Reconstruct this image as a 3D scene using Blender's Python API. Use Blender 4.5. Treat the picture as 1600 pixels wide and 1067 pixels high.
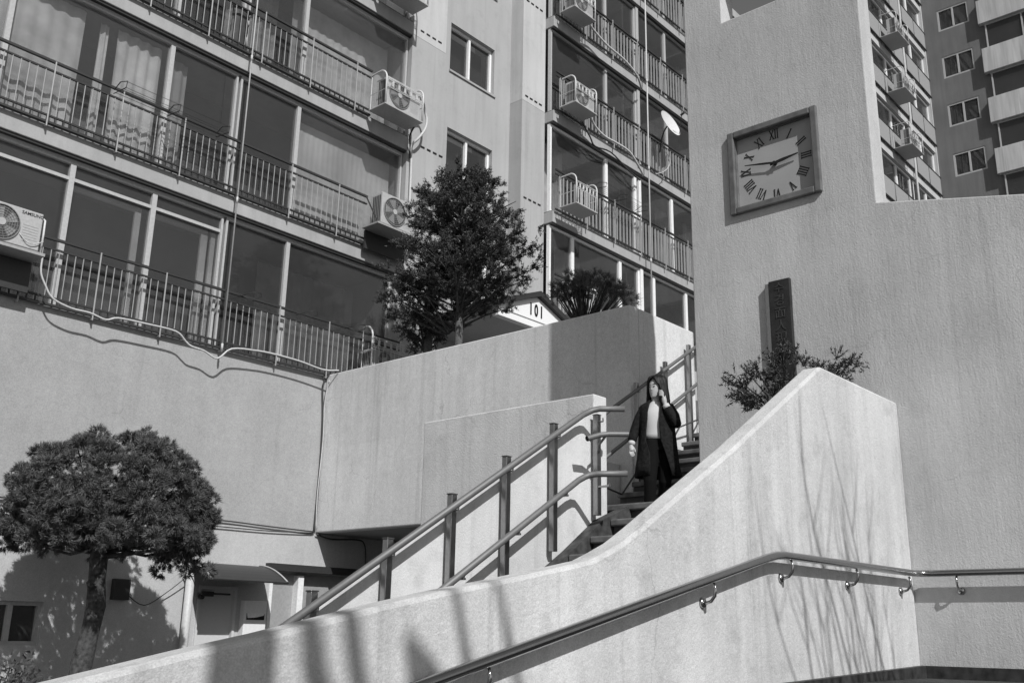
import bpy, bmesh, math, random
import numpy as np
from mathutils import Vector, Matrix
random.seed(7); np.random.seed(7)
PI = math.pi
scene = bpy.context.scene
for o in list(bpy.data.objects): bpy.data.objects.remove(o)
COL = scene.collection

# ---------------------------------------------------------------- camera
AZ, PITCH, ROLL, EYE = math.radians(41.2), math.radians(16.22), math.radians(1.06), 1.6
H = Vector((math.cos(AZ), math.sin(AZ), 0)); RT = Vector((math.sin(AZ), -math.cos(AZ), 0)); UP = Vector((0, 0, 1))
fw = H*math.cos(PITCH) + UP*math.sin(PITCH); dn = -(UP*math.cos(PITCH) - H*math.sin(PITCH))
ex = RT*math.cos(ROLL) - dn*math.sin(ROLL); ey = RT*math.sin(ROLL) + dn*math.cos(ROLL)
cam = bpy.data.objects.new('camera', bpy.data.cameras.new('camera')); COL.objects.link(cam)
cam.data.lens = 35.0; cam.data.sensor_width = 36.0; cam.data.clip_end = 500; cam.data.clip_start = 0.05
cam.matrix_world = Matrix(((ex.x, -ey.x, -fw.x, 0), (ex.y, -ey.y, -fw.y, 0), (ex.z, -ey.z, -fw.z, EYE), (0, 0, 0, 1)))
scene.camera = cam

# ---------------------------------------------------------------- light
LIGHT = Vector((0.45, 1.0, -0.93)).normalized()
S = -LIGHT
w = bpy.data.worlds.new('World'); scene.world = w; w.use_nodes = True
nt = w.node_tree; nt.nodes.clear()
sky = nt.nodes.new('ShaderNodeTexSky'); sky.sky_type = 'NISHITA'; sky.sun_disc = False
sky.sun_elevation = math.asin(S.z); sky.sun_rotation = math.atan2(S.x, S.y)
bw = nt.nodes.new('ShaderNodeRGBToBW'); bg = nt.nodes.new('ShaderNodeBackground'); bg.inputs[1].default_value = 0.085
out = nt.nodes.new('ShaderNodeOutputWorld')
nt.links.new(sky.outputs[0], bw.inputs[0]); nt.links.new(bw.outputs[0], bg.inputs[0]); nt.links.new(bg.outputs[0], out.inputs[0])
sun = bpy.data.objects.new('sun', bpy.data.lights.new('sun', 'SUN')); COL.objects.link(sun)
sun.data.energy = 4.2; sun.data.angle = math.radians(0.53); sun.data.color = (1, 1, 1)
sun.rotation_euler = LIGHT.to_track_quat('-Z', 'Y').to_euler(); sun.location = (-10, -20, 30)
scene.view_settings.view_transform = 'Standard'; scene.view_settings.look = 'None'
scene.view_settings.exposure = 0.0; scene.view_settings.gamma = 1.0; scene.view_settings.use_curve_mapping = False
scene.render.engine = 'CYCLES'
scene.cycles.max_bounces = 6; scene.cycles.transparent_max_bounces = 12

# ---------------------------------------------------------------- materials (black-and-white place: greys)
def nodes(name):
    m = bpy.data.materials.new(name); m.use_nodes = True
    n = m.node_tree; return m, n, n.nodes['Principled BSDF']
def setspec(b, v):
    b.inputs['Specular IOR Level'].default_value = v
def plain(name, val, rough=0.6, metal=0.0, spec=0.4, noise=0.12, nscale=30.0, bump=0.0):
    m, n, b = nodes(name)
    b.inputs['Roughness'].default_value = rough; b.inputs['Metallic'].default_value = metal; setspec(b, spec)
    geo = n.nodes.new('ShaderNodeNewGeometry')
    t = n.nodes.new('ShaderNodeTexNoise'); t.inputs['Scale'].default_value = nscale; t.inputs['Detail'].default_value = 4
    n.links.new(geo.outputs['Position'], t.inputs['Vector'])
    r = n.nodes.new('ShaderNodeMapRange'); r.inputs['From Min'].default_value = 0.25; r.inputs['From Max'].default_value = 0.75
    r.inputs['To Min'].default_value = val*(1-noise); r.inputs['To Max'].default_value = val*(1+noise)
    n.links.new(t.outputs['Fac'], r.inputs['Value']); n.links.new(r.outputs[0], b.inputs['Base Color'])
    if bump:
        bp = n.nodes.new('ShaderNodeBump'); bp.inputs['Strength'].default_value = bump; bp.inputs['Distance'].default_value = 0.01
        n.links.new(t.outputs['Fac'], bp.inputs['Height']); n.links.new(bp.outputs[0], b.inputs['Normal'])
    return m
def plaster(name, val, streak=0.12, mottle=0.10, fine=0.10, bump=0.35, bscale=45.0, comb=0.0, drip=0.0, dist=0.012, blotch=0.0, fscale=140.0, crack=0.0):
    """painted render: large mottling, rain streaks, speckle, trowelled relief"""
    m, n, b = nodes(name); L = n.links
    b.inputs['Roughness'].default_value = 0.9; setspec(b, 0.15)
    geo = n.nodes.new('ShaderNodeNewGeometry'); P = geo.outputs['Position']
    def noise(scale, vec=None, detail=5, rough=0.55):
        t = n.nodes.new('ShaderNodeTexNoise'); t.inputs['Scale'].default_value = scale
        t.inputs['Detail'].default_value = detail; t.inputs['Roughness'].default_value = rough
        L.new(vec or P, t.inputs['Vector']); return t.outputs['Fac']
    def mapping(s):
        k = n.nodes.new('ShaderNodeVectorMath'); k.operation = 'MULTIPLY'; k.inputs[1].default_value = s
        L.new(P, k.inputs[0]); return k.outputs[0]
    def rng(v, a, c, lo, hi):
        r = n.nodes.new('ShaderNodeMapRange'); r.inputs['From Min'].default_value = a; r.inputs['From Max'].default_value = c
        r.inputs['To Min'].default_value = lo; r.inputs['To Max'].default_value = hi; L.new(v, r.inputs['Value']); return r.outputs[0]
    def mul(a, c):
        k = n.nodes.new('ShaderNodeMath'); k.operation = 'MULTIPLY'
        L.new(a, k.inputs[0])
        if isinstance(c, float): k.inputs[1].default_value = c
        else: L.new(c, k.inputs[1])
        return k.outputs[0]
    v = rng(noise(0.9), 0.3, 0.7, val*(1-mottle), val*(1+mottle*0.6))
    v = mul(v, rng(noise(1.0, mapping((5.0, 5.0, 0.45)), 6), 0.35, 0.7, 1-streak, 1+streak*0.4))
    v = mul(v, rng(noise(fscale, None, 2), 0.3, 0.7, 1-fine, 1+fine))
    v = mul(v, rng(noise(16.0, None, 5, 0.7), 0.3, 0.75, 1+fine*0.4, 1-fine*0.7))
    if drip:
        d = noise(1.0, mapping((9.0, 9.0, 0.25)), 4, 0.6)
        v = mul(v, rng(d, 0.56, 0.75, 1.0, 1-drip))
    if blotch:
        v = mul(v, rng(noise(3.2, None, 8, 0.72), 0.54, 0.70, 1.0, 1-blotch))
        v = mul(v, rng(noise(26.0, mapping((1.0, 1.0, 0.5)), 3, 0.7), 0.66, 0.74, 1.0, 1-blotch))
    if crack:
        dv = n.nodes.new('ShaderNodeTexNoise'); dv.inputs['Scale'].default_value = 2.2; dv.inputs['Detail'].default_value = 6; L.new(P, dv.inputs['Vector'])
        ad = n.nodes.new('ShaderNodeVectorMath'); ad.operation = 'MULTIPLY_ADD'; ad.inputs[1].default_value = (0.5, 0.5, 0.5); L.new(dv.outputs['Color'], ad.inputs[0]); L.new(P, ad.inputs[2])
        vo = n.nodes.new('ShaderNodeTexVoronoi'); vo.feature = 'DISTANCE_TO_EDGE'; vo.inputs['Scale'].default_value = 0.75; L.new(ad.outputs[0], vo.inputs['Vector'])
        ln = rng(vo.outputs['Distance'], 0.0, 0.006, 1.0, 0.0); mk = rng(noise(1.3, None, 3), 0.52, 0.60, 0.0, crack)
        sb = n.nodes.new('ShaderNodeMath'); sb.operation = 'MULTIPLY_ADD'; sb.inputs[1].default_value = -1.0; sb.inputs[2].default_value = 1.0; L.new(mul(ln, mk), sb.inputs[0]); v = mul(v, sb.outputs[0])
        vp = n.nodes.new('ShaderNodeTexVoronoi'); vp.distance = 'CHEBYCHEV'; vp.inputs['Scale'].default_value = 0.7; L.new(P, vp.inputs['Vector'])
        sx = n.nodes.new('ShaderNodeSeparateColor'); L.new(vp.outputs['Color'], sx.inputs[0]); v = mul(v, rng(sx.outputs[0], 0.0, 1.0, 0.955, 1.03))
    L.new(v, b.inputs['Base Color'])
    h = noise(bscale, None, 6, 0.65)
    if comb:
        c = noise(bscale*0.6, mapping((1.0, 1.0, 0.22)), 4, 0.6)
        a = n.nodes.new('ShaderNodeMath'); a.operation = 'ADD'; L.new(h, a.inputs[0]); L.new(mul(c, comb), a.inputs[1]); h = a.outputs[0]
    bp = n.nodes.new('ShaderNodeBump'); bp.inputs['Strength'].default_value = bump; bp.inputs['Distance'].default_value = dist
    L.new(h, bp.inputs['Height']); L.new(bp.outputs[0], b.inputs['Normal'])
    return m
def glass(name, trans=0.5, rough=0.03, dust=0.042):
    m = bpy.data.materials.new(name); m.use_nodes = True; n = m.node_tree; n.nodes.clear(); L = n.links
    o = n.nodes.new('ShaderNodeOutputMaterial'); mix = n.nodes.new('ShaderNodeMixShader')
    tr = n.nodes.new('ShaderNodeBsdfTransparent'); gl = n.nodes.new('ShaderNodeBsdfGlossy'); gl.inputs['Roughness'].default_value = rough
    geo = n.nodes.new('ShaderNodeNewGeometry'); t = n.nodes.new('ShaderNodeTexNoise'); t.inputs['Scale'].default_value = 1.1
    r = n.nodes.new('ShaderNodeMapRange'); r.inputs['To Min'].default_value = trans*0.8; r.inputs['To Max'].default_value = trans*1.15
    L.new(geo.outputs['Position'], t.inputs['Vector']); L.new(t.outputs['Fac'], r.inputs['Value']); L.new(r.outputs[0], tr.inputs['Color'])
    bp = n.nodes.new('ShaderNodeBump'); bp.inputs['Strength'].default_value = 0.05; bp.inputs['Distance'].default_value = 0.02
    L.new(t.outputs['Fac'], bp.inputs['Height']); L.new(bp.outputs[0], gl.inputs['Normal'])
    lw = n.nodes.new('ShaderNodeLayerWeight'); lw.inputs['Blend'].default_value = 0.5
    pw = n.nodes.new('ShaderNodeMath'); pw.operation = 'POWER'; pw.inputs[1].default_value = 5.0; L.new(lw.outputs['Facing'], pw.inputs[0])
    f = n.nodes.new('ShaderNodeMath'); f.operation = 'MULTIPLY_ADD'; f.inputs[1].default_value = 0.95; f.inputs[2].default_value = 0.045; L.new(pw.outputs[0], f.inputs[0])
    df = n.nodes.new('ShaderNodeBsdfDiffuse'); df.inputs['Color'].default_value = (0.6,0.6,0.6,1); m2 = n.nodes.new('ShaderNodeMixShader'); m2.inputs[0].default_value = dust
    L.new(tr.outputs[0], m2.inputs[1]); L.new(df.outputs[0], m2.inputs[2])
    L.new(f.outputs[0], mix.inputs[0]); L.new(m2.outputs[0], mix.inputs[1]); L.new(gl.outputs[0], mix.inputs[2]); L.new(mix.outputs[0], o.inputs[0])
    return m
def leafmat(name, val, var=0.35, trans=0.25):
    m, n, b = nodes(name); L = n.links
    b.inputs['Roughness'].default_value = 0.55; setspec(b, 0.3)
    geo = n.nodes.new('ShaderNodeNewGeometry'); r = n.nodes.new('ShaderNodeMapRange')
    r.inputs['To Min'].default_value = val*(1-var); r.inputs['To Max'].default_value = val*(1+var)
    L.new(geo.outputs['Random Per Island'], r.inputs['Value']); L.new(r.outputs[0], b.inputs['Base Color'])
    return m
MT = dict(
    tower=plaster('tower_render', 0.525, streak=0.08, mottle=0.13, fine=0.10, bump=0.7, bscale=55, comb=0.9, drip=0.12, dist=0.006, blotch=0.10, crack=0.16),
    ramp=plaster('ramp_render', 0.57, streak=0.12, mottle=0.13, fine=0.13, bump=0.5, bscale=55, drip=0.24, blotch=0.22, crack=0.22),
    stairwall=plaster('stair_wall_render', 0.64, streak=0.08, mottle=0.10, fine=0.10, bump=0.4, bscale=60, drip=0.20, blotch=0.16, crack=0.25),
    terrace=plaster('terrace_render', 0.68, streak=0.08, mottle=0.08, fine=0.14, bump=0.3, bscale=60, drip=0.22, blotch=0.10, fscale=75, crack=0.25),
    basewall=plaster('base_render', 0.355, streak=0.04, mottle=0.10, fine=0.13, bump=0.25, bscale=60, drip=0.06, blotch=0.08, fscale=75, crack=0.2),
    lower=plaster('white_wall_render', 0.47, streak=0.05, mottle=0.08, fine=0.12, bump=0.2, bscale=60, blotch=0.08, fscale=75),
    slab=plaster('slab_paint', 0.38, streak=0.10, mottle=0.08, fine=0.06, bump=0.15, bscale=60, drip=0.12, blotch=0.10, fscale=60),
    wallgrey=plaster('grey_wall_paint', 0.36, streak=0.08, mottle=0.05, fine=0.05, bump=0.15, bscale=60, drip=0.12, blotch=0.10, fscale=60),
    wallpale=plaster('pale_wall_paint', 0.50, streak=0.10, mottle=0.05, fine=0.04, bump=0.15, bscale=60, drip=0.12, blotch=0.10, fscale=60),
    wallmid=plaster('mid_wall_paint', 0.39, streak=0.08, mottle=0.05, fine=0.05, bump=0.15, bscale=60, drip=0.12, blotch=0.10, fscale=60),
    farwall=plaster('far_wall_paint', 0.17, streak=0.12, mottle=0.10, fine=0.04, bump=0.1, bscale=20),
    farpale=plaster('far_pale_paint', 0.52, streak=0.22, mottle=0.06, fine=0.04, bump=0.1, bscale=20, drip=0.3),
    room=plain('room_dark', 0.10, 0.9), roompale=plain('room_pale', 0.15, 0.9, nscale=1.2, noise=0.35),
    alu=plain('aluminium_frame', 0.42, 0.45, spec=0.5), white=plain('white_frame', 0.78, 0.45), steel=plain('steel_dark', 0.035, 0.5),
    bar=plain('painted_bar', 0.29, 0.45), barw=plain('flat_bar', 0.33, 0.5), cagew=plain('white_cage_paint', 0.60, 0.45),
    ac=plain('ac_casing', 0.40, 0.45), acdark=plain('ac_grille', 0.06, 0.6), acmid=plain('fan_blade', 0.26, 0.5),
    stainless=plain('stainless_tube', 0.17, 0.55, metal=0.35, spec=0.3, noise=0.08), post=plain('stainless_post', 0.34, 0.34, metal=1.0, noise=0.12),
    polished=plain('polished_tube', 0.40, 0.16, metal=1.0, noise=0.05),
    bronze=plain('bronze_frame', 0.13, 0.45, spec=0.5, noise=0.35, nscale=8), dialface=plain('dial_face', 0.35, 0.5, noise=0.08, nscale=4), ink=plain('black_ink', 0.012, 0.5),
    plaque=plain('plaque_wood', 0.022, 0.6, nscale=12, noise=0.4), plaqueedge=plain('plaque_edge', 0.16, 0.6), carve=plain('plaque_letters', 0.045, 0.6),
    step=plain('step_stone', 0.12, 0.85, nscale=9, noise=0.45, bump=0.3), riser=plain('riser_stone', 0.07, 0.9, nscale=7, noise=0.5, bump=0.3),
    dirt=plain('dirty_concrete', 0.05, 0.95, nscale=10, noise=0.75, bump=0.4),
    pipe=plain('pvc_pipe', 0.50, 0.5), cablew=plain('white_hose', 0.52, 0.5), cabled=plain('dark_cable', 0.05, 0.6),
    rooffelt=plain('roof_edge', 0.03, 0.6), gable=plain('gable_paint', 0.78, 0.7, noise=0.04), porch=plain('porch_soffit', 0.42, 0.8), canopy=plain('canopy_sheet', 0.03, 0.45),
    door=plain('door_paint', 0.55, 0.55, noise=0.05), doordk=plain('door_grey', 0.30, 0.6), mail=plain('mailbox_paint', 0.74, 0.4, noise=0.05),
    ground=plain('asphalt', 0.06, 0.95, nscale=20, noise=0.4, bump=0.4), soil=plain('soil', 0.04, 1.0, nscale=18, noise=0.6, bump=0.6),
    blackstone=plain('black_granite', 0.03, 0.55, nscale=14, noise=0.7), curtain=plain('curtain_cloth', 0.60, 0.9, nscale=3, noise=0.25), blind=plain('blind_cloth', 0.58, 0.9, nscale=2, noise=0.15),
    glass=glass('window_glass', 0.72), glassd=glass('tinted_glass', 0.62), glassl=glass('clear_glass', 0.83),
    bark=plain('bark', 0.055, 0.95, nscale=22, noise=0.75, bump=1.0), barkl=plain('bark_pale', 0.10, 0.95, nscale=30, noise=0.5, bump=0.6),
    needle=leafmat('pine_needle', 0.095, 0.45), conifer=leafmat('conifer_spray', 0.055, 0.5), shrub=leafmat('shrub_leaf', 0.06, 0.5),
    skin=plain('skin', 0.40, 0.5, noise=0.04), hair=plain('hair', 0.010, 0.5, nscale=90, noise=0.6, spec=0.25), coat=plain('coat_wool', 0.015, 0.95, nscale=30, noise=0.5, spec=0.1, bump=0.9),
    shirt=plain('knit_top', 0.50, 0.9, nscale=200, noise=0.1), trousers=plain('trouser_cloth', 0.007, 0.9, spec=0.1), shoe=plain('shoe', 0.02, 0.4), lips=plain('lips', 0.20, 0.5), eye=plain('eye_dark', 0.02, 0.2),
)

# ---------------------------------------------------------------- mesh helpers
class M:
    def __init__(s): s.v = []; s.f = []
    def add(s, vs, fs):
        k = len(s.v); s.v += [tuple(p) for p in vs]; s.f += [tuple(i+k for i in f) for f in fs]; return s
    def box(s, x0, x1, y0, y1, z0, z1):
        if x0 > x1: x0, x1 = x1, x0
        if y0 > y1: y0, y1 = y1, y0
        if z0 > z1: z0, z1 = z1, z0
        return s.add([(x0,y0,z0),(x1,y0,z0),(x1,y1,z0),(x0,y1,z0),(x0,y0,z1),(x1,y0,z1),(x1,y1,z1),(x0,y1,z1)],
                     [(3,2,1,0),(4,5,6,7),(0,1,5,4),(1,2,6,5),(2,3,7,6),(3,0,4,7)])
    def prism(s, poly, a, b, axis):
        """poly of 2D points extruded from a to b along axis ('x': (y,z), 'y': (x,z), 'z': (x,y))"""
        mk = {'x': lambda p, t: (t, p[0], p[1]), 'y': lambda p, t: (p[0], t, p[1]), 'z': lambda p, t: (p[0], p[1], t)}[axis]
        n = len(poly); vs = [mk(p, a) for p in poly] + [mk(p, b) for p in poly]
        fs = [tuple(range(n)), tuple(range(2*n-1, n-1, -1))] + [(i, i+n, (i+1) % n + n, (i+1) % n) for i in range(n)]
        return s.add(vs, fs)
    def tube(s, pts, r, n=8, cap=True):
        pts = [Vector(p) for p in pts]; m = len(pts)
        rs = r if isinstance(r, (list, tuple)) else [r]*m
        vs = []; prev = None
        for i, p in enumerate(pts):
            t = (pts[min(i+1, m-1)] - pts[max(i-1, 0)]).normalized()
            if prev is None:
                u = t.orthogonal().normalized()
            else:
                u = (prev - t*prev.dot(t))
                u = u.normalized() if u.length > 1e-6 else t.orthogonal().normalized()
            prev = u; q = t.cross(u)
            vs += [p + (u*math.cos(2*PI*j/n) + q*math.sin(2*PI*j/n))*rs[i] for j in range(n)]
        fs = [(i*n+j, i*n+(j+1) % n, (i+1)*n+(j+1) % n, (i+1)*n+j) for i in range(m-1) for j in range(n)]
        if cap: fs += [tuple(range(n-1, -1, -1)), tuple((m-1)*n+j for j in range(n))]
        return s.add(vs, fs)
    def bar(s, a, b, wd, dp):
        """rectangular bar between two points: wd sideways (horizontal), dp in the third direction"""
        a = Vector(a); b = Vector(b); t = (b-a).normalized()
        u = t.cross(Vector((0, 0, 1)));  u = u.normalized() if u.length > 1e-3 else Vector((1, 0, 0))
        q = u.cross(t)
        c = [(-1,-1),(1,-1),(1,1),(-1,1)]
        vs = [a + u*i*wd/2 + q*j*dp/2 for i, j in c] + [b + u*i*wd/2 + q*j*dp/2 for i, j in c]
        return s.add(vs, [(3,2,1,0),(4,5,6,7),(0,1,5,4),(1,2,6,5),(2,3,7,6),(3,0,4,7)])
    def disc(s, c, n, r, k=24, thick=0.01):
        c = Vector(c); n = Vector(n).normalized(); return s.tube([c, c+n*thick], r, k)
    def blob(s, c, rx, ry, rz, nu=12, nv=8):
        vs = []; fs = []
        for i in range(nv+1):
            th = PI*i/nv
            for j in range(nu):
                ph = 2*PI*j/nu
                vs.append((c[0]+rx*math.sin(th)*math.cos(ph), c[1]+ry*math.sin(th)*math.sin(ph), c[2]+rz*math.cos(th)))
        for i in range(nv):
            for j in range(nu): fs.append((i*nu+j, (i+1)*nu+j, (i+1)*nu+(j+1) % nu, i*nu+(j+1) % nu))
        return s.add(vs, fs)
    def loft(s, rings, closed=True, cap=True):
        n = len(rings[0]); m = len(rings)
        vs = [p for r in rings for p in r]; k = n if closed else n-1
        fs = [(i*n+j, i*n+(j+1) % n, (i+1)*n+(j+1) % n, (i+1)*n+j) for i in range(m-1) for j in range(k)]
        if cap and closed: fs += [tuple(range(n-1, -1, -1)), tuple((m-1)*n+j for j in range(n))]
        return s.add(vs, fs)
    def mesh(s, name, center=True):
        a = np.array(s.v, dtype=float); c = (a.min(0)+a.max(0))/2 if center else np.zeros(3)
        me = bpy.data.meshes.new(name); me.from_pydata((a-c).tolist(), [], s.f); me.update()
        b = bmesh.new(); b.from_mesh(me); bmesh.ops.recalc_face_normals(b, faces=b.faces); b.to_mesh(me); b.free()
        return me, Vector(c)
    def build(s, name, mat, parent=None, smooth=False, bevel=0.0, label=None, kind=None, sub=0):
        me, c = s.mesh(name)
        me.materials.append(MT[mat] if isinstance(mat, str) else mat)
        if smooth: me.polygons.foreach_set('use_smooth', [True]*len(me.polygons))
        o = bpy.data.objects.new(name, me); COL.objects.link(o); o.location = c
        if parent: attach(o, parent)
        if bevel:
            bv = o.modifiers.new('bevel', 'BEVEL'); bv.width = bevel; bv.segments = 2; bv.limit_method = 'ANGLE'; bv.angle_limit = math.radians(25)
        if sub:
            sm = o.modifiers.new('sub', 'SUBSURF'); sm.levels = sub; sm.render_levels = sub
        if label: o['label'] = label
        if kind: o['kind'] = kind
        return o
WLOC = {}
def wloc(o):
    l = Vector(o.location); p = o.parent
    return l            # locations are kept in world terms through the parent inverse
def attach(o, parent):
    o.parent = parent; o.matrix_parent_inverse = pinv(parent)
def pinv(p):
    # inverse of the parent's world matrix (parents are never rotated or scaled)
    return Matrix.Translation(-wloc(p))
def thing(name, label, cat, loc, group=None):
    o = bpy.data.objects.new(name, None); COL.objects.link(o); o.location = loc; o.empty_display_size = 0.2
    return tag(o, label, cat, group)
def tag(o, label, cat, group=None):
    o['label'] = label; o['category'] = cat
    if group: o['group'] = group
    return o
def inst(name, me, mat, loc, parent):
    if not me.materials: me.materials.append(MT[mat])
    o = bpy.data.objects.new(name, me); COL.objects.link(o); o.location = loc; attach(o, parent); return o
def text_mesh(body, size, depth=0.004, bold=0.0, sx=1.0):
    c = bpy.data.curves.new('lettering', 'FONT'); c.body = body; c.size = size; c.extrude = depth; c.offset = bold
    c.align_x = 'CENTER'; c.align_y = 'CENTER'
    t = bpy.data.objects.new('lettering', c); COL.objects.link(t)
    dg = bpy.context.evaluated_depsgraph_get(); me = bpy.data.meshes.new_from_object(t.evaluated_get(dg))
    bpy.data.objects.remove(t)
    if sx != 1.0:
        for v in me.vertices: v.co.x *= sx
    return me
def place_text(name, me, mat, origin, xdir, zdir, parent):
    """lay a text mesh (in its xy plane) with x along xdir and y along zdir"""
    x = Vector(xdir).normalized(); z = Vector(zdir).normalized(); nn = x.cross(z)
    R = Matrix((x, z, nn)).transposed()
    for v in me.vertices: v.co = R @ v.co
    me.materials.clear(); me.materials.append(MT[mat])
    o = bpy.data.objects.new(name, me); COL.objects.link(o); o.location = origin
    attach(o, parent); return o

# ================================================================ GROUND
g = M().box(-60, 120, -60, 90, -0.3, 0.0).build('ground', 'ground'); g['kind'] = 'structure'

# ================================================================ APARTMENT BUILDING pieces
def window(parent, x0, x1, z0, z1, Y, frame='alu', gl='glass', fw_=0.04, transom=None, sash=None, depth=0.09):
    """one framed window in a wall facing -Y; sash: x positions of inner stiles"""
    m = M(); a, b = Y, Y+depth
    m.box(x0, x0+fw_, a, b, z0, z1).box(x1-fw_, x1, a, b, z0, z1)
    m.box(x0+fw_, x1-fw_, a, b, z0, z0+fw_).box(x0+fw_, x1-fw_, a, b, z1-fw_, z1)
    if transom: m.box(x0+fw_, x1-fw_, a+0.01, b-0.01, transom-0.025, transom+0.025)
    for s in (sash or []):
        m.box(s-0.03, s+0.03, a-0.012, b-0.012, z0+fw_, (transom-0.025) if transom else z1-fw_)
    wdo = m.build('window', frame, parent)
    M().box(x0+fw_+0.002, x1-fw_-0.002, Y+0.05, Y+0.056, z0+fw_+0.002, z1-fw_-0.002).build('pane', gl, wdo)
    return wdo
def curtain(parent, x0, x1, z0, z1, Y, mat='curtain', amp=0.035, per=0.16, seed=0):
    rr = random.Random(seed); n = max(12, int((x1-x0)/per*8)); m = M(); top = []; bot = []
    for i in range(n+1):
        x = x0+(x1-x0)*i/n
        y = Y + amp*math.sin(2*PI*(x-x0)/per + 0.8*math.sin(3*x)) + 0.4*amp*math.sin(2*PI*x/(per*2.7))
        top.append((x, y, z1)); bot.append((x + 0.02*math.sin(5*x+seed), y*1.0+0.6*amp*math.sin(9*x), z0))
    m.loft([bot, top], closed=False, cap=False)
    return m.build('curtain', mat, parent, smooth=True)
BAL = M().tube([(0,0,-0.345),(0,0,0.345)], 0.0075, 6).mesh('baluster')[0]
STUB = M().box(-0.008, 0.008, -0.012, 0.012, -0.045, 0.045).mesh('stub')[0]
FLAT = M().box(-0.012, 0.012, -0.016, 0.016, -0.43, 0.43).mesh('flat_baluster')[0]
def railing_round(parent, x0, x1, z, Y, gap=0.1155, posts=1.0):
    """dark double rails with thin pale uprights; z = slab top"""
    m = M()
    m.box(x0, x1, Y-0.022, Y+0.022, z+0.905, z+0.94)
    m.box(x0, x1, Y-0.016, Y+0.016, z+0.765, z+0.79)
    m.box(x0, x1, Y-0.016, Y+0.016, z+0.075, z+0.10)
    m.box(x0, x1, Y-0.026, Y+0.026, z-0.03, z+0.0)
    r = m.build('balcony_railing', 'steel', parent)
    n = int((x1-x0)/gap)
    for i in range(1, n):
        x = x0+gap*i
        if i % 9 == 4:
            p = M().tube([(x,Y-0.03,z-0.09),(x,Y-0.03,z+0.92)], 0.012, 8); p.tube([(x,Y-0.03,z-0.07),(x,Y+0.059,z-0.07)], 0.012, 6)
            p.build('railing_post', 'bar', r)
        else:
            inst('baluster', BAL, 'bar', (x, Y-0.008, z+0.4335), r)
        inst('rail_spacer', STUB, 'steel', (x, Y, z+0.0375), r)
    return r
def railing_flat(parent, x0, x1, z, Y, gap=0.145):
    m = M()
    m.box(x0, x1, Y-0.022, Y+0.022, z+0.99, z+1.03)
    m.box(x0, x1, Y-0.016, Y+0.016, z+0.885, z+0.915)
    m.box(x0, x1, Y-0.018, Y+0.018, z-0.01, z+0.025)
    r = m.build('balcony_railing', 'steel', parent)
    n = int((x1-x0)/gap)
    for i in range(1, n):
        x = x0+gap*i
        inst('baluster', FLAT, 'barw', (x, Y-0.002, z+0.455), r)
        if i % 8 == 0:
            M().box(x+0.03, x+0.055, Y-0.03, Y-0.006, z-0.12, z+1.06).build('railing_post', 'barw', r)
    return r

# ---------------------------------------------------------------- left wing
YF, YG, YR = 13.35, 13.46, 13.29        # slab edge, glass, railing planes
LW = thing('apartment_building', 'apartment block with long glazed balconies above the plain wall, at left', 'building', (8, YF, 0))
FL = 2.6
XA0, XA1 = -2.0, 12.0
# ground storeys: white lower wall with openings, grey upper band
m = M()
def wall_open(x0, x1, z0, z1, y0, y1, holes):
    """wall facing -Y with rectangular holes, cut into butted boxes"""
    m = M(); xs = sorted({x0, x1} | {h[0] for h in holes} | {h[1] for h in holes})
    for a, b in zip(xs[:-1], xs[1:]):
        hs = sorted([(h[2], h[3]) for h in holes if h[0] <= a+1e-6 and h[1] >= b-1e-6])
        z = z0
        for h0, h1 in hs:
            if h0 > z: m.box(a, b, y0, y1, z, h0)
            z = h1
        if z < z1: m.box(a, b, y0, y1, z, z1)
    return m
wall_open(XA0, 20.0, 0, 3.08, YF, YF+0.25, [(4.6, 6.12, 1.32, 1.86), (8.36, 9.02, 0, 2.17), (9.60, 12.2, 0, 2.44)]).build('lower_wall', 'lower', LW)
M().box(XA0, 20.0, YF+0.004, YF+0.25, 3.08, 5.74).build('upper_wall', 'basewall', LW)
M().box(XA0, 12.9, YF-0.006, YF+0.25, 5.74, 5.765).build('ledge', 'slab', LW)
window(LW, 4.6, 6.12, 1.32, 1.86, YF+0.06, 'alu', 'glassd', 0.05, sash=[5.72])
M().box(4.3, 12.6, 15.2, 15.25, 0, 3.0).build('inner_wall', 'room', LW)
# floors
floors = [5.76, 8.36, 10.96, 13.56, 16.16]
for i, z in enumerate(floors[1:]):
    M().box(XA0, XA1+0.02, YF, 15.6, z-0.29, z).build('floor_slab', 'slab', LW, bevel=0.012)
    M().box(XA0, XA1-0.002, YF+0.03, YF+0.10, z-0.33, z-0.29).build('lintel_strip', 'steel', LW)
    M().box(XA0, XA1-0.002, YF+0.10, YF+0.20, z-0.36, z-0.29).build('window_head', 'alu', LW)
for z in floors[:4]:
    M().box(XA0, XA1, 14.75, 14.85, z+0.001, z+2.3).build('inner_wall', 'roompale', LW)
    M().box(XA0, XA1, YF+0.02, 15.2, z, z+0.03).build('balcony_floor', 'roompale', LW)
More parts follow.
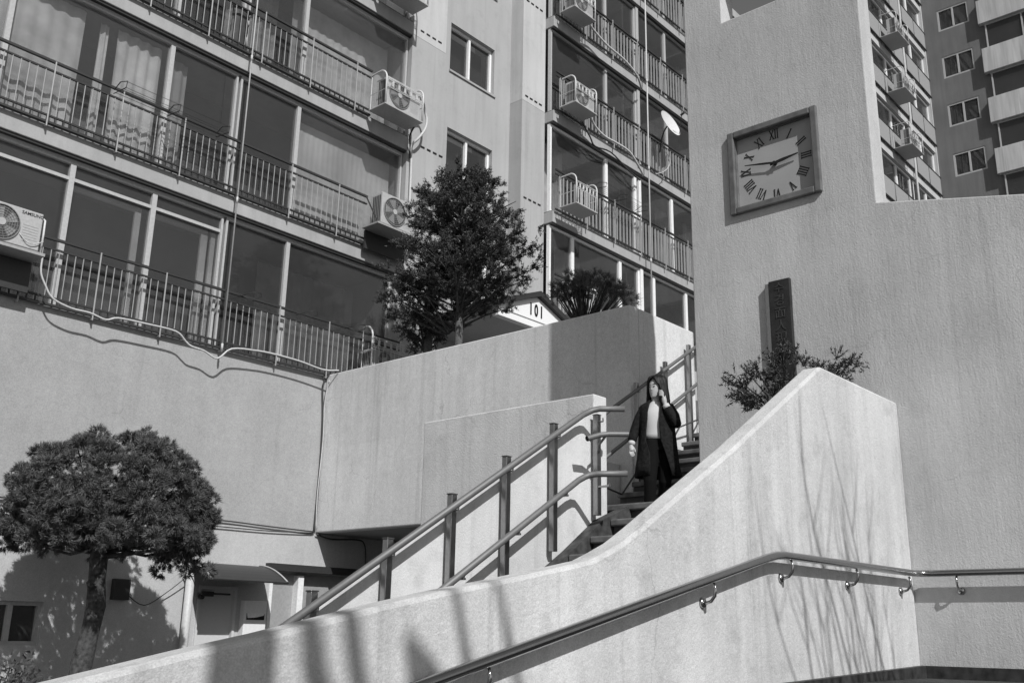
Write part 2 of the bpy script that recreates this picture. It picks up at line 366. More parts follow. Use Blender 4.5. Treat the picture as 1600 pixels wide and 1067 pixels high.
# panes per storey
z = floors[0]
for a, b in ((2.0,3.2),(3.2,4.44),(4.44,5.69),(5.69,6.98),(6.98,8.2)):
    window(LW, a, b, z+0.03, z+2.24, YG+0.0, 'alu', 'glass', 0.04, transom=z+1.98)
for a, b in ((8.25,9.49),(9.49,11.86)):
    window(LW, a, b, z+0.03, z+2.24, YG, 'alu', 'glassd', 0.038)
sf = M()                         # sliding sash stiles behind the front frames
for x, ww in ((6.80, 0.05), (7.95, 0.06), (8.11, 0.04)): sf.box(x-ww, x+ww, YG+0.11, YG+0.15, z+0.05, z+1.94)
for a, b in ((5.75, 6.85), (7.03, 8.01)): sf.box(a, b, YG+0.112, YG+0.148, z+1.86, z+1.94)
sf.build('sliding_sash', 'white', LW)
for k, z in enumerate(floors[1:4]):
    for j, (a, b) in enumerate(((2.0,4.5),(4.5,6.97),(6.97,8.2),(8.25,9.48),(9.48,11.98))):
        window(LW, a, b, z+0.03, z+2.24, YG, 'alu', ('glassl' if (j < 2 or j == 4) else 'glass'), 0.038)
M().box(11.86, 12.0, YF+0.01, 15.2, 5.77, 8.06).build('side_pier', 'wallgrey', LW)
curtain(LW, 2.4, 5.62, 8.45, 10.55, 13.66, 'curtain', 0.012, 0.21, 1)
curtain(LW, 5.86, 6.0, 8.45, 10.50, 13.68, 'curtain', 0.02, 0.09, 2)
curtain(LW, 6.14, 6.90, 8.45, 10.52, 13.67, 'curtain', 0.02, 0.19, 3)
curtain(LW, 7.02, 7.40, 8.45, 10.48, 13.72, 'curtain', 0.02, 0.15, 4)
curtain(LW, 9.55, 11.9, 8.42, 10.45, 13.74, 'blind', 0.003, 0.12, 5)
curtain(LW, 9.52, 11.9, 11.02, 13.1, 14.0, 'curtain', 0.008, 0.2, 6)
curtain(LW, 8.3, 9.4, 11.02, 13.1, 14.3, 'curtain', 0.03, 0.2, 7)
curtain(LW, 9.6, 11.8, 5.85, 7.9, 14.5, 'curtain', 0.03, 0.25, 8)
railing_round(LW, 2.6, 12.02, 5.78, YR)
railing_round(LW, 2.6, 11.02, 8.38, YR)
railing_round(LW, 4.9, 10.95, 10.98, YR)
railing_round(LW, 8.5, 10.95, 13.58, YR)
# blank strip right of the windows, recessed window wall, pilaster
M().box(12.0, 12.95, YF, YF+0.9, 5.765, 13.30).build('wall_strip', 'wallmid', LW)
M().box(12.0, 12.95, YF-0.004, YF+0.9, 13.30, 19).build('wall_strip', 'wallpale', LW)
hz = [(8.35, 9.55), (10.95, 12.13), (13.54, 14.74), (16.14, 17.34)]
wall_open(12.95, 15.76, 4.7, 19, 14.0, 14.3, [(13.72, 15.18, a, b) for a, b in hz]).build('window_wall', 'wallmid', LW)
for a, b in hz:
    w_ = window(LW, 13.72, 15.18, a, b, 14.10, 'white', 'glassd', 0.06, sash=[14.42])
    M().box(13.70, 15.20, 14.45, 14.5, a, b).build('inner_blind', 'room', LW)
    M().box(13.70, 15.22, 13.965, 14.0, a-0.05, a-0.002).build('window_sill', 'wallgrey', LW)
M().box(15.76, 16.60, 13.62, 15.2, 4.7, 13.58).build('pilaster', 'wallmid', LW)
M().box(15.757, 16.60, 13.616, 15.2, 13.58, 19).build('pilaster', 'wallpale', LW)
for xx, yy, zz in ((12.36, YF, 10.88), (12.2, YF, 13.46), (15.86, 13.616, 13.70), (15.86, 13.616, 16.3), (15.86, 13.62, 11.1)):
    for q in range(4):
        M().box(xx+q*0.17, xx+q*0.17+0.10, yy-0.012, yy+0.01, zz, zz+0.035).build('weep_slot', 'ink', LW)
# ground-level doors under the block
dr = M().box(8.36, 9.02, YF+0.05, YF+0.10, 0, 2.12).build('door', 'door', LW)
M().box(8.36, 8.40, YF-0.02, YF+0.05, 0, 2.17).box(8.98, 9.02, YF-0.02, YF+0.05, 0, 2.17).box(8.40, 8.98, YF-0.02, YF+0.05, 2.12, 2.17).build('door_frame', 'door', dr)
M().tube([(8.46,YF+0.02,2.06),(8.90,YF-0.01,2.06)], 0.014, 6).box(8.42, 8.62, YF-0.01, YF+0.05, 2.02, 2.09).build('door_closer', 'cabled', dr)
d2 = M().box(9.60, 12.2, YF+0.10, YF+0.15, 0, 2.44).build('door', 'doordk', LW)
M().box(10.13, 10.24, YF-0.03, YF+0.10, 0, 2.40).build('door_post', 'white', d2)
M().box(9.60, 9.66, YF-0.01, YF+0.10, 0, 2.44).build('door_jamb', 'white', d2)
M().box(9.50, 12.3, YF-0.12, YF-0.001, 2.45, 2.56).build('door_lintel', 'steel', d2)

# ---------------------------------------------------------------- right wing
RW = thing('apartment_building', 'apartment wing with satellite dish, stacked barred balconies beside the clock wall', 'building', (20, YF, 0))
XB0, XB1 = 16.6, 31.0
M().box(XB0, XB1, YF, 13.6, 0, 8.09).build('lower_wall', 'wallmid', RW)
for i, z in enumerate((8.37, 10.97, 13.57, 16.16, 18.76, 21.36)):
    M().box(XB0+0.002, XB1, YF, 15.6, z-0.28, z).build('floor_slab', 'slab', RW, bevel=0.012)
    M().box(XB0+0.002, XB1, YF+0.03, YF+0.10, z-0.32, z-0.28).build('lintel_strip', 'steel', RW)
    if i < 5: M().box(XB0+0.01, XB1, 14.6, 14.7, z+0.001, z+2.3).build('inner_wall', 'roompale', RW)
    if i < 5: M().box(XB0+0.01, XB1, YF+0.02, 15.0, z, z+0.02).build('balcony_floor', 'roompale', RW)
for (z, xs, fm) in ((8.37, (16.62,17.5,19.46,20.3,20.42,21.0,22.6,24.0), 'white'), (10.97, (16.62,18.9,20.2,20.42,22.0,23.5,25.0), 'white'),
                    (13.57, (16.62,18.92,20.3,20.42,21.85,23.4,25.2), 'alu'), (16.16, (16.62,18.92,20.3,20.42,21.85,23.4,25.2), 'alu'), (18.76, (16.62,18.92,20.3,21.85,23.4,25.2), 'alu')):
    for a, b in zip(xs[:-1], xs[1:]):
        if b-a < 0.2: M().box(a, b, YG-0.05, YG+0.1, z, z+2.32).build('window_pier', fm, RW); continue
        window(RW, a, b, z+0.02, z+2.28, YG, fm, 'glass', 0.055 if fm == 'white' else 0.045)
        if random.random() < 0.35: curtain(RW, a+0.1, a+0.1+(b-a)*0.5, z+0.05, z+2.2, 14.1, 'curtain', 0.03, 0.2, int(a*10))
for z in (10.97, 13.57, 16.16, 18.76):
    railing_flat(RW, 16.62, 24.8, z+0.02, YR)
railing_flat(RW, 16.62, 18.6, 8.39, YR)

# ---------------------------------------------------------------- far wing seen past the clock tower
FW = thing('apartment_building', 'distant apartment wing with balconies seen through the notch beside the clock tower', 'building', (42, YF, 0))
XC0, XC1 = 33.0, 46.0
M().box(XC0, XC1, YF+0.9, 14.6, 0, 40).build('inner_wall', 'room', FW)
fz = [16.2, 18.8, 21.4, 24.02, 26.64, 29.25, 31.85, 34.45]
FPAN = None
for z in fz:
    M().box(XC0, XC1, YF, YF+0.9, z, z+0.34).build('floor_slab', 'wallpale', FW)
    M().box(XC0, XC1, YF-0.10, YF-0.06, z+1.28, z+1.33).box(XC0, XC1, YF-0.10, YF-0.06, z+0.36, z+0.40).build('balcony_railing', 'steel', FW)
    for j in range(8):
        x = XC0+0.2+j*1.6
        M().box(x, x+1.5, YF-0.085, YF-0.075, z+0.42, z+1.26).build('railing_panel', 'doordk', FW)
    xs = [38.6, 40.5, 42.2, 42.5, 44.2, 45.9]
    for a, b in zip(xs[:-1], xs[1:]):
        if b-a < 0.5:
            M().tube([(a+0.15, YF-0.12, z), (a+0.15, YF-0.12, z+2.6)], 0.05, 8).build('rain_pipe', 'pipe', FW); continue
        window(FW, a, b, z+0.36, z+2.58, YF+0.12, 'white', 'glass', 0.08)
M().box(XC1-0.10, XC1-0.001, YF-0.05, YF+0.9, 10, 40).build('end_pier', 'wallpale', FW)

# ---------------------------------------------------------------- far block facing left
FB = thing('apartment_building', 'far grey apartment block with small windows and pale solid balconies at right edge', 'building', (46.5, 8, 0))
hw = [31.58-2.61*i for i in range(-1, 7)]
def wall_open_x(X0, X1, y0, y1, z0, z1, holes):
    m = M(); ys = sorted({y0, y1} | {h[0] for h in holes} | {h[1] for h in holes})
    for a, b in zip(ys[:-1], ys[1:]):
        hs = sorted([(h[2], h[3]) for h in holes if h[0] <= a+1e-6 and h[1] >= b-1e-6]); z = z0
        for h0, h1 in hs:
            if h0 > z: m.box(X0, X1, a, b, z, h0)
            z = h1
        if z < z1: m.box(X0, X1, a, b, z, z1)
    return m
wall_open_x(46.0, 46.3, -14, YF-0.06, 0, 40, [(11.15, 12.6, z-1.18, z) for z in hw] + [(-14, 10.74, z-4.3+0.0, z-1.68) for z in []]).build('wall', 'farwall', FB)
for z in hw:
    wf = M()
    wf.box(46.02, 46.10, 11.15, 11.23, z-1.18, z).box(46.02, 46.10, 12.52, 12.6, z-1.18, z).box(46.02, 46.10, 11.23, 12.52, z-1.18, z-1.10).box(46.02, 46.10, 11.23, 12.52, z-0.08, z).box(46.01, 46.09, 11.84, 11.92, z-1.10, z-0.08)
    f_ = wf.build('window', 'alu', FB)
    M().box(46.055, 46.065, 11.24, 12.51, z-1.09, z-0.09).build('pane', 'glassd', f_)
    M().box(46.25, 46.28, 11.1, 12.65, z-1.25, z+0.05).build('inner_wall', 'room', FB)
    zt = z-0.43                     # balcony parapet
    M().box(45.70, 45.80, -14, 10.72, zt-1.27, zt).box(45.80, 45.98, 10.57, 10.72, zt-1.27, zt).build('balcony_parapet', 'farpale', FB, bevel=0.02)
    M().box(45.80, 45.98, -14, 10.57, zt-1.27, zt-1.10).build('balcony_floor', 'farpale', FB)
    band = M().box(45.86, 45.92, -14, 10.50, zt-0.05, zt+0.02).box(45.86, 45.92, -14, 10.50, zt+1.26, zt+1.33)
    for y in (10.47, 8.9, 7.2, 5.5, 3.8, 2.0): band.box(45.84, 45.92, y-0.06, y, zt+0.02, zt+1.26)
    f_ = band.build('balcony_window', 'alu', FB)
    M().box(45.885, 45.895, -14, 10.48, zt+0.02, zt+1.26).build('pane', 'glassd', f_)
M().box(45.95, 45.99, -14, 10.5, 8, 36).build('inner_wall', 'room', FB)

# ================================================================ TERRACE
TER = thing('terrace', 'pale rendered terrace parapet with rain streaks below the entrance porch', 'terrace wall', (12, 10, 0))
XU, YT = 10.42, 7.06
M().box(XU, XU+0.20, YT, YF-0.002, 3.10, 5.775).build('parapet', 'terrace', TER, bevel=0.02)
M().box(XU+0.20, 20, YT+0.02, 13.3, 4.5, 4.78).build('floor', 'step', TER)
M().box(XU+0.2, 20, YT+0.02, YF-0.004, 3.104, 3.3).build('soffit', 'basewall', TER)
# parapet on the stair side, stops where the flight reaches the top
M().box(XU+0.20, 12.03, YT, YT+0.18, 0.0, 5.775).build('stair_parapet', 'terrace', TER, bevel=0.02)
M().box(12.1, 20, YT+0.03, YT+0.2, 0.0, 4.78).build('retaining_wall', 'terrace', TER)
M().box(13.0, 13.2, YT+0.2, YF-0.01, 0.0, 3.104).build('undercroft_wall', 'basewall', TER)

# ================================================================ STAIRCASE
ST = thing('staircase', 'worn stone staircase climbing past the clock wall', 'stairs', (6, 4.3, 0))
RIS, RUN = 0.170, 0.2985
LAND = 2.72
def step(x, zt, y0, y1, last=False):
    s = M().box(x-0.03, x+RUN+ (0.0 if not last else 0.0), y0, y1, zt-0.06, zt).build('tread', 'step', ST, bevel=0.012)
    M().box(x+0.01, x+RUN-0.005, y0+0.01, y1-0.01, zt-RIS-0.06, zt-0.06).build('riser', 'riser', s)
Y0S, Y1S = 3.34, 5.09
for i in range(15):
    zt = LAND-RIS*(i+1); x = 7.48-RUN*(i+1)
    step(x, zt, Y0S+0.002, Y1S)
M().box(7.45, 9.42, Y0S+0.002, 7.24, LAND-0.06, LAND).build('landing', 'step', ST, bevel=0.012)
M().box(7.50, 9.40, Y0S+0.004, 7.23, 0, LAND-0.06).build('landing_base', 'riser', ST)
for i in range(12):
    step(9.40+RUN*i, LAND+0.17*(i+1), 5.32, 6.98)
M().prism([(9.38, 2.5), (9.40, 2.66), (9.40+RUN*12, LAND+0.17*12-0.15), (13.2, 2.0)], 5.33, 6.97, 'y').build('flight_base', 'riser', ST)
# dirty gutter between treads and side wall
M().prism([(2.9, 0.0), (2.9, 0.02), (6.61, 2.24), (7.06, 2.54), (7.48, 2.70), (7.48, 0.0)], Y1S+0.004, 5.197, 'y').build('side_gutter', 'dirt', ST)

# ================================================================ STAIR SIDE WALL with end pier
SW = thing('stair_side_wall', 'white stair side wall with grey faced end pier behind the double handrail', 'wall', (6, 5.3, 0))
def top_line(x): return 1.6+0.607*x-0.449*5.2-0.035
M().prism([(2.6, 0.0), (2.6, top_line(2.6)), (7.072, top_line(7.072)), (7.072, 0.0)], 5.20, 5.27, 'y').build('sloping_wall', 'stairwall', SW)
M().prism([(7.072, 5.2), (7.27, 5.2), (7.27, 7.38), (7.072, 7.38)], 0.0, 3.67, 'z').build('end_pier', 'stairwall', SW, bevel=0.012)
M().box(7.27, 10.40, 7.245, 7.38, 0, 3.66).build('landing_wall', 'stairwall', SW)

# ================================================================ RAMP WALL
RMP = thing('ramp_wall', 'sunlit white ramp wall rising to a peaked parapet, streaked with stains', 'wall', (5, 3.25, 0))
YP = 3.19
prof = [(-4.0,0.30),(-1.0,0.90),(1.58,1.425),(2.0,1.514),(2.31,1.574),(2.87,1.696),(3.24,1.769),(3.675,1.845),(4.1,1.925),(4.32,1.968),(4.46,2.02),(4.62,2.085),(4.80,2.18),(5.2,2.405),(5.93,2.81),(7.375,3.667),(8.998,3.667)]
M().prism(prof+[(8.998, 0.0), (-4.0, 0.0)], YP, YP+0.16, 'y').build('wall', 'ramp', RMP, bevel=0.022)

# ================================================================ CLOCK TOWER WALL
XT, TH = 9.0, 0.29
CT = thing('clock_tower', 'tall rough rendered tower wall carrying the clock, stepping down to a long low wall', 'tower wall', (9.1, 3.5, 0))
def slab_poly(outer, hole, x0, x1, name, mat, parent, bevel=0.012):
    b = bmesh.new(); es = []
    for loop in ([outer] + hole):
        vs = [b.verts.new((x0, p[0], p[1])) for p in loop]
        es += [b.edges.new((vs[i], vs[(i+1) % len(vs)])) for i in range(len(vs))]
    r = bmesh.ops.triangle_fill(b, edges=es, use_beauty=True)
    fs = [f for f in b.faces]
    ext = bmesh.ops.extrude_face_region(b, geom=fs)
    for v in [e for e in ext['geom'] if isinstance(e, bmesh.types.BMVert)]: v.co.x = x1
    bmesh.ops.recalc_face_normals(b, faces=b.faces)
    me = bpy.data.meshes.new(name); b.to_mesh(me); b.free(); me.materials.append(MT[mat])
    o = bpy.data.objects.new(name, me); COL.objects.link(o); attach(o, parent)
    bv = o.modifiers.new('bevel', 'BEVEL'); bv.width = bevel; bv.segments = 2; bv.limit_method = 'ANGLE'; bv.angle_limit = math.radians(30)
    return o
outer = [(5.27, 0.0), (5.27, 12.2), (4.2, 12.2), (3.21, 8.95), (3.21, 5.66), (1.92, 5.38), (-5.0, 3.88), (-5.0, 0.0)]
hole = [[(4.78, 8.33), (4.78, 8.93), (3.62, 8.93), (3.62, 8.33)], [(3.76, 5.95), (3.76, 6.86), (4.73, 6.86), (4.73, 5.95)]]
slab_poly(outer, hole, XT, XT+TH, 'wall', 'tower', CT)

# dark stone skirting and planted bed at the foot of the corner
SK = thing('planting_bed', 'black stone kerb and dark bed at the foot of the ramp wall corner', 'kerb', (8, 2.7, 0))
M().prism([(6.34, 1.20), (6.34, 1.305), (8.94, 1.385), (8.94, 1.20)], 3.13, 3.188, 'y').box(8.94, 8.998, -4.0, 3.188, 1.20, 1.385).build('skirting', 'blackstone', SK)
M().box(6.3, 8.998, -4.0, 3.188, 0, 1.285).build('bed', 'soil', SK)

# ================================================================ HANDRAILS
def rail_bracket(m, p, wall_dir):
    """J bracket from the underside of the rail to the wall"""
    p = Vector(p); wdr = Vector(wall_dir)
    Z = Vector((0,0,1))
    m.tube([p-Z*0.012, p-Z*0.05-wdr*0.012, p-Z*0.09-wdr*0.006, p-Z*0.12+wdr*0.02, p-Z*0.13+wdr*0.05, p-Z*0.13+wdr*0.083], 0.010, 8)
    m.tube([p-Z*0.13+wdr*0.066, p-Z*0.13+wdr*0.084], [0.026, 0.034], 14)
RH = thing('wall_handrail', 'polished steel handrail bracketed along the white ramp wall', 'handrail', (6.4, 3.1, 1.4))
yr = YP-0.085
path = [(2.2, yr, 1.20), (3.0, yr, 1.375), (6.12, yr, 2.09), (6.25, yr, 2.115), (6.36, yr, 2.125), (6.5, yr, 2.126), (8.80, yr, 2.135), (8.885, yr-0.02, 2.138), (8.915, yr-0.10, 2.138), (8.915, -3.0, 2.16)]
M().tube(path, 0.028, 16).build('rail', 'polished', RH, smooth=True)
def rz(x): return 1.375+(x-3.0)*0.2292 if x < 6.12 else 2.127
for x in (3.43, 5.42, 6.47, 7.57, 8.66): 
    b = M(); rail_bracket(b, (x, yr, rz(x)-0.015), (0,1,0)); b.build('bracket', 'polished', RH, smooth=True)
for y in (2.80, 1.7, 0.6):
    b = M(); rail_bracket(b, (8.915, y, 2.125), (1,0,0)); b.build('bracket', 'polished', RH, smooth=True)

SH = thing('stair_handrail', 'grey steel double handrail on square posts along the lower stairs', 'handrail', (5.5, 5.1, 0))
YRL = 5.10
def zr(x): return 1.6+0.607*x-0.449*YRL
kx = 6.84
M().tube([(2.7,YRL-0.03,zr(2.7)),(kx-0.10,YRL-0.03,zr(kx-0.10)),(kx-0.03,YRL-0.035,zr(kx)-0.026),(kx+0.01,YRL-0.055,zr(kx)-0.004),(kx+0.045,YRL-0.10,zr(kx)+0.008),(7.03,4.84,zr(kx)+0.012)], 0.026, 14).build('upper_rail', 'stainless', SH, smooth=True)
YL = 5.0
def zl(x): return 1.6+0.607*x-0.5568*YL
kl = 6.68
M().tube([(2.7,YL,zl(2.7)),(kl-0.10,YL,zl(kl-0.10)),(kl-0.03,YL-0.005,zl(kl)-0.026),(kl+0.01,YL-0.03,zl(kl)-0.004),(kl+0.045,YL-0.085,zl(kl)+0.004),(6.86,4.70,zl(kl)+0.006)], 0.026, 14).build('lower_rail', 'stainless', SH, smooth=True)
for x in (3.42, 4.02, 4.63, 5.235, 5.83, 6.42, 7.03):
    zt = min(zr(x)+0.075, zr(kx)+0.0)
    zb = 0.24+(x-2.9)*0.57-0.02
    p = M().box(x-0.028, x+0.028, YRL+0.012, YRL+0.062, zb, zt-0.01)
    p.box(x-0.034, x+0.034, YRL+0.008, YRL+0.066, zt-0.01, zt)
    po = p.build('post', 'post', SH, bevel=0.006)
    zz = zr(x) if x < kx else zr(kx)-0.02
    M().tube([(x, YRL+0.03, zz-0.05), (x, YRL-0.03, zz-0.05), (x, YRL-0.03, zz-0.02)], 0.008, 6).build('rail_bracket', 'post', po)
    ar = M()
    zz = zl(x) if x < kl else zl(kl)-0.01
    ar.box(x-0.022, x+0.022, YL-0.005, YRL+0.012, zz-0.05, zz-0.035).tube([(x, YL, zz-0.05), (x, YL, zz-0.02)], 0.012, 8)
    ar.build('rail_bracket', 'post', po)
st_ = M().tube([(6.66,4.97,3.17),(6.78,4.93,3.215),(6.85,4.88,3.228),(6.97,4.76,3.232)], 0.024, 12, cap=False)
st_.tube([(6.675,4.965,3.176),(6.68,4.963,3.178)], 0.023, 12)
st_.tube([(6.82,4.90,3.20),(6.90,5.02,3.16),(7.03,5.12,3.12)], 0.011, 8)
st_.build('cut_rail_end', 'stainless', SH, smooth=True)

SH2 = thing('stair_handrail', 'dark steel handrail up the shaded flight behind the person', 'handrail', (11, 7.0, 3))
YH2 = 6.98
def z2(x, c): return 1.6+0.61*x-c*YH2
M().tube([(9.3,YH2-0.05,z2(9.3,0.478)),(13.0,YH2-0.05,z2(13.0,0.478))], 0.024, 12).build('upper_rail', 'stainless', SH2, smooth=True)
M().tube([(9.3,YH2-0.05,z2(9.3,0.555)),(13.0,YH2-0.05,z2(13.0,0.555))], 0.024, 12).build('lower_rail', 'stainless', SH2, smooth=True)
for x in (9.62, 10.42, 11.12, 11.74, 12.4):
    p = M().box(x-0.028, x+0.028, YH2-0.02, YH2+0.03, LAND+(x-9.4)*0.57, z2(x,0.478)+0.08).build('post', 'post', SH2, bevel=0.006)
    M().box(x-0.02, x+0.02, YH2-0.05, YH2-0.02, z2(x,0.478)-0.05, z2(x,0.478)-0.03).build('rail_bracket', 'post', p)
CB2 = M().tube([(9.5,6.86,3.25),(9.9,6.87,3.2),(10.3,6.9,3.55),(10.8,6.86,3.75),(11.3,6.9,4.25),(11.8,6.86,4.45),(12.3,6.9,4.95)], 0.012, 6).build('cable', 'cabled', smooth=True)
tag(CB2, 'black cable sagging along the shaded flight handrail', 'cable')

# ================================================================ CLOCK
cy0, cy1, cz0, cz1 = 3.73, 4.76, 5.92, 6.89
CK = thing('wall_clock', 'square clock with roman numerals in a dark metal frame on the tower wall', 'clock', (XT, 4.245, cz0))
fx = XT-0.047
fr = M(); fwid = 0.075
for (a, b, c, d) in ((cy0, cy0+fwid, cz0, cz1), (cy1-fwid, cy1, cz0, cz1), (cy0+fwid, cy1-fwid, cz0, cz0+fwid), (cy0+fwid, cy1-fwid, cz1-fwid, cz1)):
    fr.box(fx, XT-0.001, a, b, c, d)
fr.build('frame', 'bronze', CK, bevel=0.012)
ri = M()
for (a, b, c, d) in ((3.762, cy0+fwid, 5.952, 6.858), (cy1-fwid, 4.728, 5.952, 6.858), (cy0+fwid, cy1-fwid, 5.952, cz0+fwid), (cy0+fwid, cy1-fwid, cz1-fwid, 6.858)):
    ri.box(XT-0.001, XT+0.06, a, b, c, d)
ri.build('inner_case', 'bronze', CK)
M().box(XT+0.04, XT+0.06, cy0+fwid+0.001, cy1-fwid-0.001, cz0+fwid+0.001, cz1-fwid-0.001).build('dial', 'dialface', CK)
cc = Vector((XT+0.039, (cy0+cy1)/2, (cz0+cz1)/2))
def numeral(txt, ang):
    """strokes of a roman numeral, foot towards the dial centre; viewed along +X the left side is +Y"""
    m = M(); hgt = 0.105; sw = 0.0105; x0, x1 = cc.x-0.004, cc.x-0.0005
    widths = {'I': 0.026, 'V': 0.058, 'X': 0.058}; tot = sum(widths[c] for c in txt); px = -tot/2
    def stroke(p, q, wdt):
        p = Vector(p); q = Vector(q); t = (q-p).normalized(); u = Vector((-t.y, t.x))*wdt/2
        poly = [p-u, p+u, q+u, q-u]; pts = []
        for k in poly:
            r = 0.345 + k.y; s = k.x            # k.y outward, k.x clockwise
            yy = -(r*math.sin(ang) + s*math.cos(ang)); zz = r*math.cos(ang) - s*math.sin(ang)
            pts.append((cc.y+yy, cc.z+zz))
        m.prism(pts, x0, x1, 'x')
    for c in txt:
        wd = widths[c]; a = px+0.004; b = px+wd-0.004; mid = (a+b)/2; lo, hi = -hgt/2, hgt/2
        if c == 'I': stroke((mid, lo), (mid, hi), sw); stroke((a, lo), (b, lo), 0.006); stroke((a, hi), (b, hi), 0.006)
        if c == 'V': stroke((a+0.006, hi), (mid, lo), sw); stroke((b-0.004, hi), (mid, lo), 0.007); stroke((a-0.004, hi), (a+0.016, hi), 0.006); stroke((b-0.014, hi), (b+0.004, hi), 0.006)
        if c == 'X': stroke((a+0.004, hi), (b-0.004, lo), sw); stroke((b-0.004, hi), (a+0.004, lo), 0.007); stroke((a-0.004, hi), (a+0.014, hi), 0.006); stroke((b-0.014, hi), (b+0.004, hi), 0.006); stroke((a-0.004, lo), (a+0.014, lo), 0.006); stroke((b-0.014, lo), (b+0.004, lo), 0.006)
        px += wd
    m.build('numeral', 'ink', CK)
for i, t in enumerate(('XII','I','II','III','IIII','V','VI','VII','VIII','IX','X','XI')): numeral(t, 2*PI*i/12)
def hand(name, ang, ln, tail, wd, x):
    m = M(); pts = []
    for (s, r) in ((-wd/2*0.8, -tail), (wd/2*0.8, -tail), (wd/2, ln*0.35), (wd*0.18, ln), (-wd*0.18, ln), (-wd/2, ln*0.35)):
        pts.append((cc.y-(r*math.sin(ang)+s*math.cos(ang)), cc.z+r*math.cos(ang)-s*math.sin(ang)))
    m.prism(pts, x-0.004, x, 'x'); return m.build(name, 'ink', CK)
hand('hour_hand', math.radians(83), 0.27, 0.05, 0.036, cc.x-0.028)
hand('minute_hand', math.radians(281), 0.345, 0.05, 0.024, cc.x-0.036)
M().tube([(cc.x, cc.y, cc.z), (cc.x-0.042, cc.y, cc.z)], 0.02, 12).build('spindle', 'ink', CK)

# ================================================================ NAME PLAQUE
PQ = thing('name_plaque', 'tall narrow dark wooden plaque with carved characters on the tower wall', 'sign', (XT, 4.25, 4.0))
M().box(XT-0.05, XT-0.002, 4.135, 4.365, 3.75, 5.08).build('board', 'plaque', PQ, bevel=0.006)
M().box(XT-0.046, XT-0.003, 4.366, 4.405, 3.75, 5.06).build('edge', 'plaqueedge', PQ)
for i, ch in enumerate('수경面人現代아파트'):
    try:
        me = text_mesh(ch, 0.125, 0.003)
        if len(me.vertices): place_text('character', me, 'carve', (XT-0.052, 4.25, 4.985-0.132*i), (0,-1,0), (0,0,1), PQ)
    except Exception as e: print('text', e)

# ================================================================ ENTRANCE PORCH with 101
PO = thing('entrance_porch', 'small gabled entrance porch with white front numbered 101 behind the terrace parapet', 'porch', (14.4, 13, 4.78))
yp, xl, xr, za, zc, zce = 12.0, 13.30, 15.60, 8.06, 7.60, 7.34
xm = (xl+xr)/2
M().prism([(xl, zce), (xr, zce), (xr, zc-0.02), (xm, za-0.08), (xl, zc-0.02)], yp, yp+0.15, 'y').build('gable_front', 'gable', PO)
rf = M().prism([(xl-0.12, zc-0.10), (xl-0.12, zc+0.01), (xm, za+0.04), (xm, za-0.07)], yp-0.10, 13.99, 'y').build('roof', 'rooffelt', PO)
M().prism([(xr+0.12, zc-0.10), (xr+0.12, zc+0.01), (xm+0.001, za+0.04), (xm+0.001, za-0.07)], yp-0.10, 13.99, 'y').build('roof', 'rooffelt', PO)
M().box(xl+0.002, xr-0.002, yp+0.15, 13.98, zce+0.002, zce+0.06).build('ceiling', 'porch', PO)
M().box(xl, xl+0.08, yp+0.15, 13.98, zce+0.06, zc).build('side_fascia', 'porch', PO)
M().box(xl+0.3, xr, yp-0.012, yp-0.001, zce+0.13, zce+0.145).build('groove', 'barw', PO)
M().box(13.2, 13.5, 13.80, 13.99, 4.78, zce).build('door_surround', 'porch', PO)
M().box(13.5, 15.0, 13.90, 13.985, 4.78, 6.75).build('doorway', 'room', PO)
for i, ch in enumerate('101'):
    me = text_mesh(ch, 0.335, 0.004, 0.010, 0.66)
    place_text('numeral', me, 'ink', (14.25+0.163*i, yp-0.006, 7.685), (1,0,0), (0,0,1), PO)

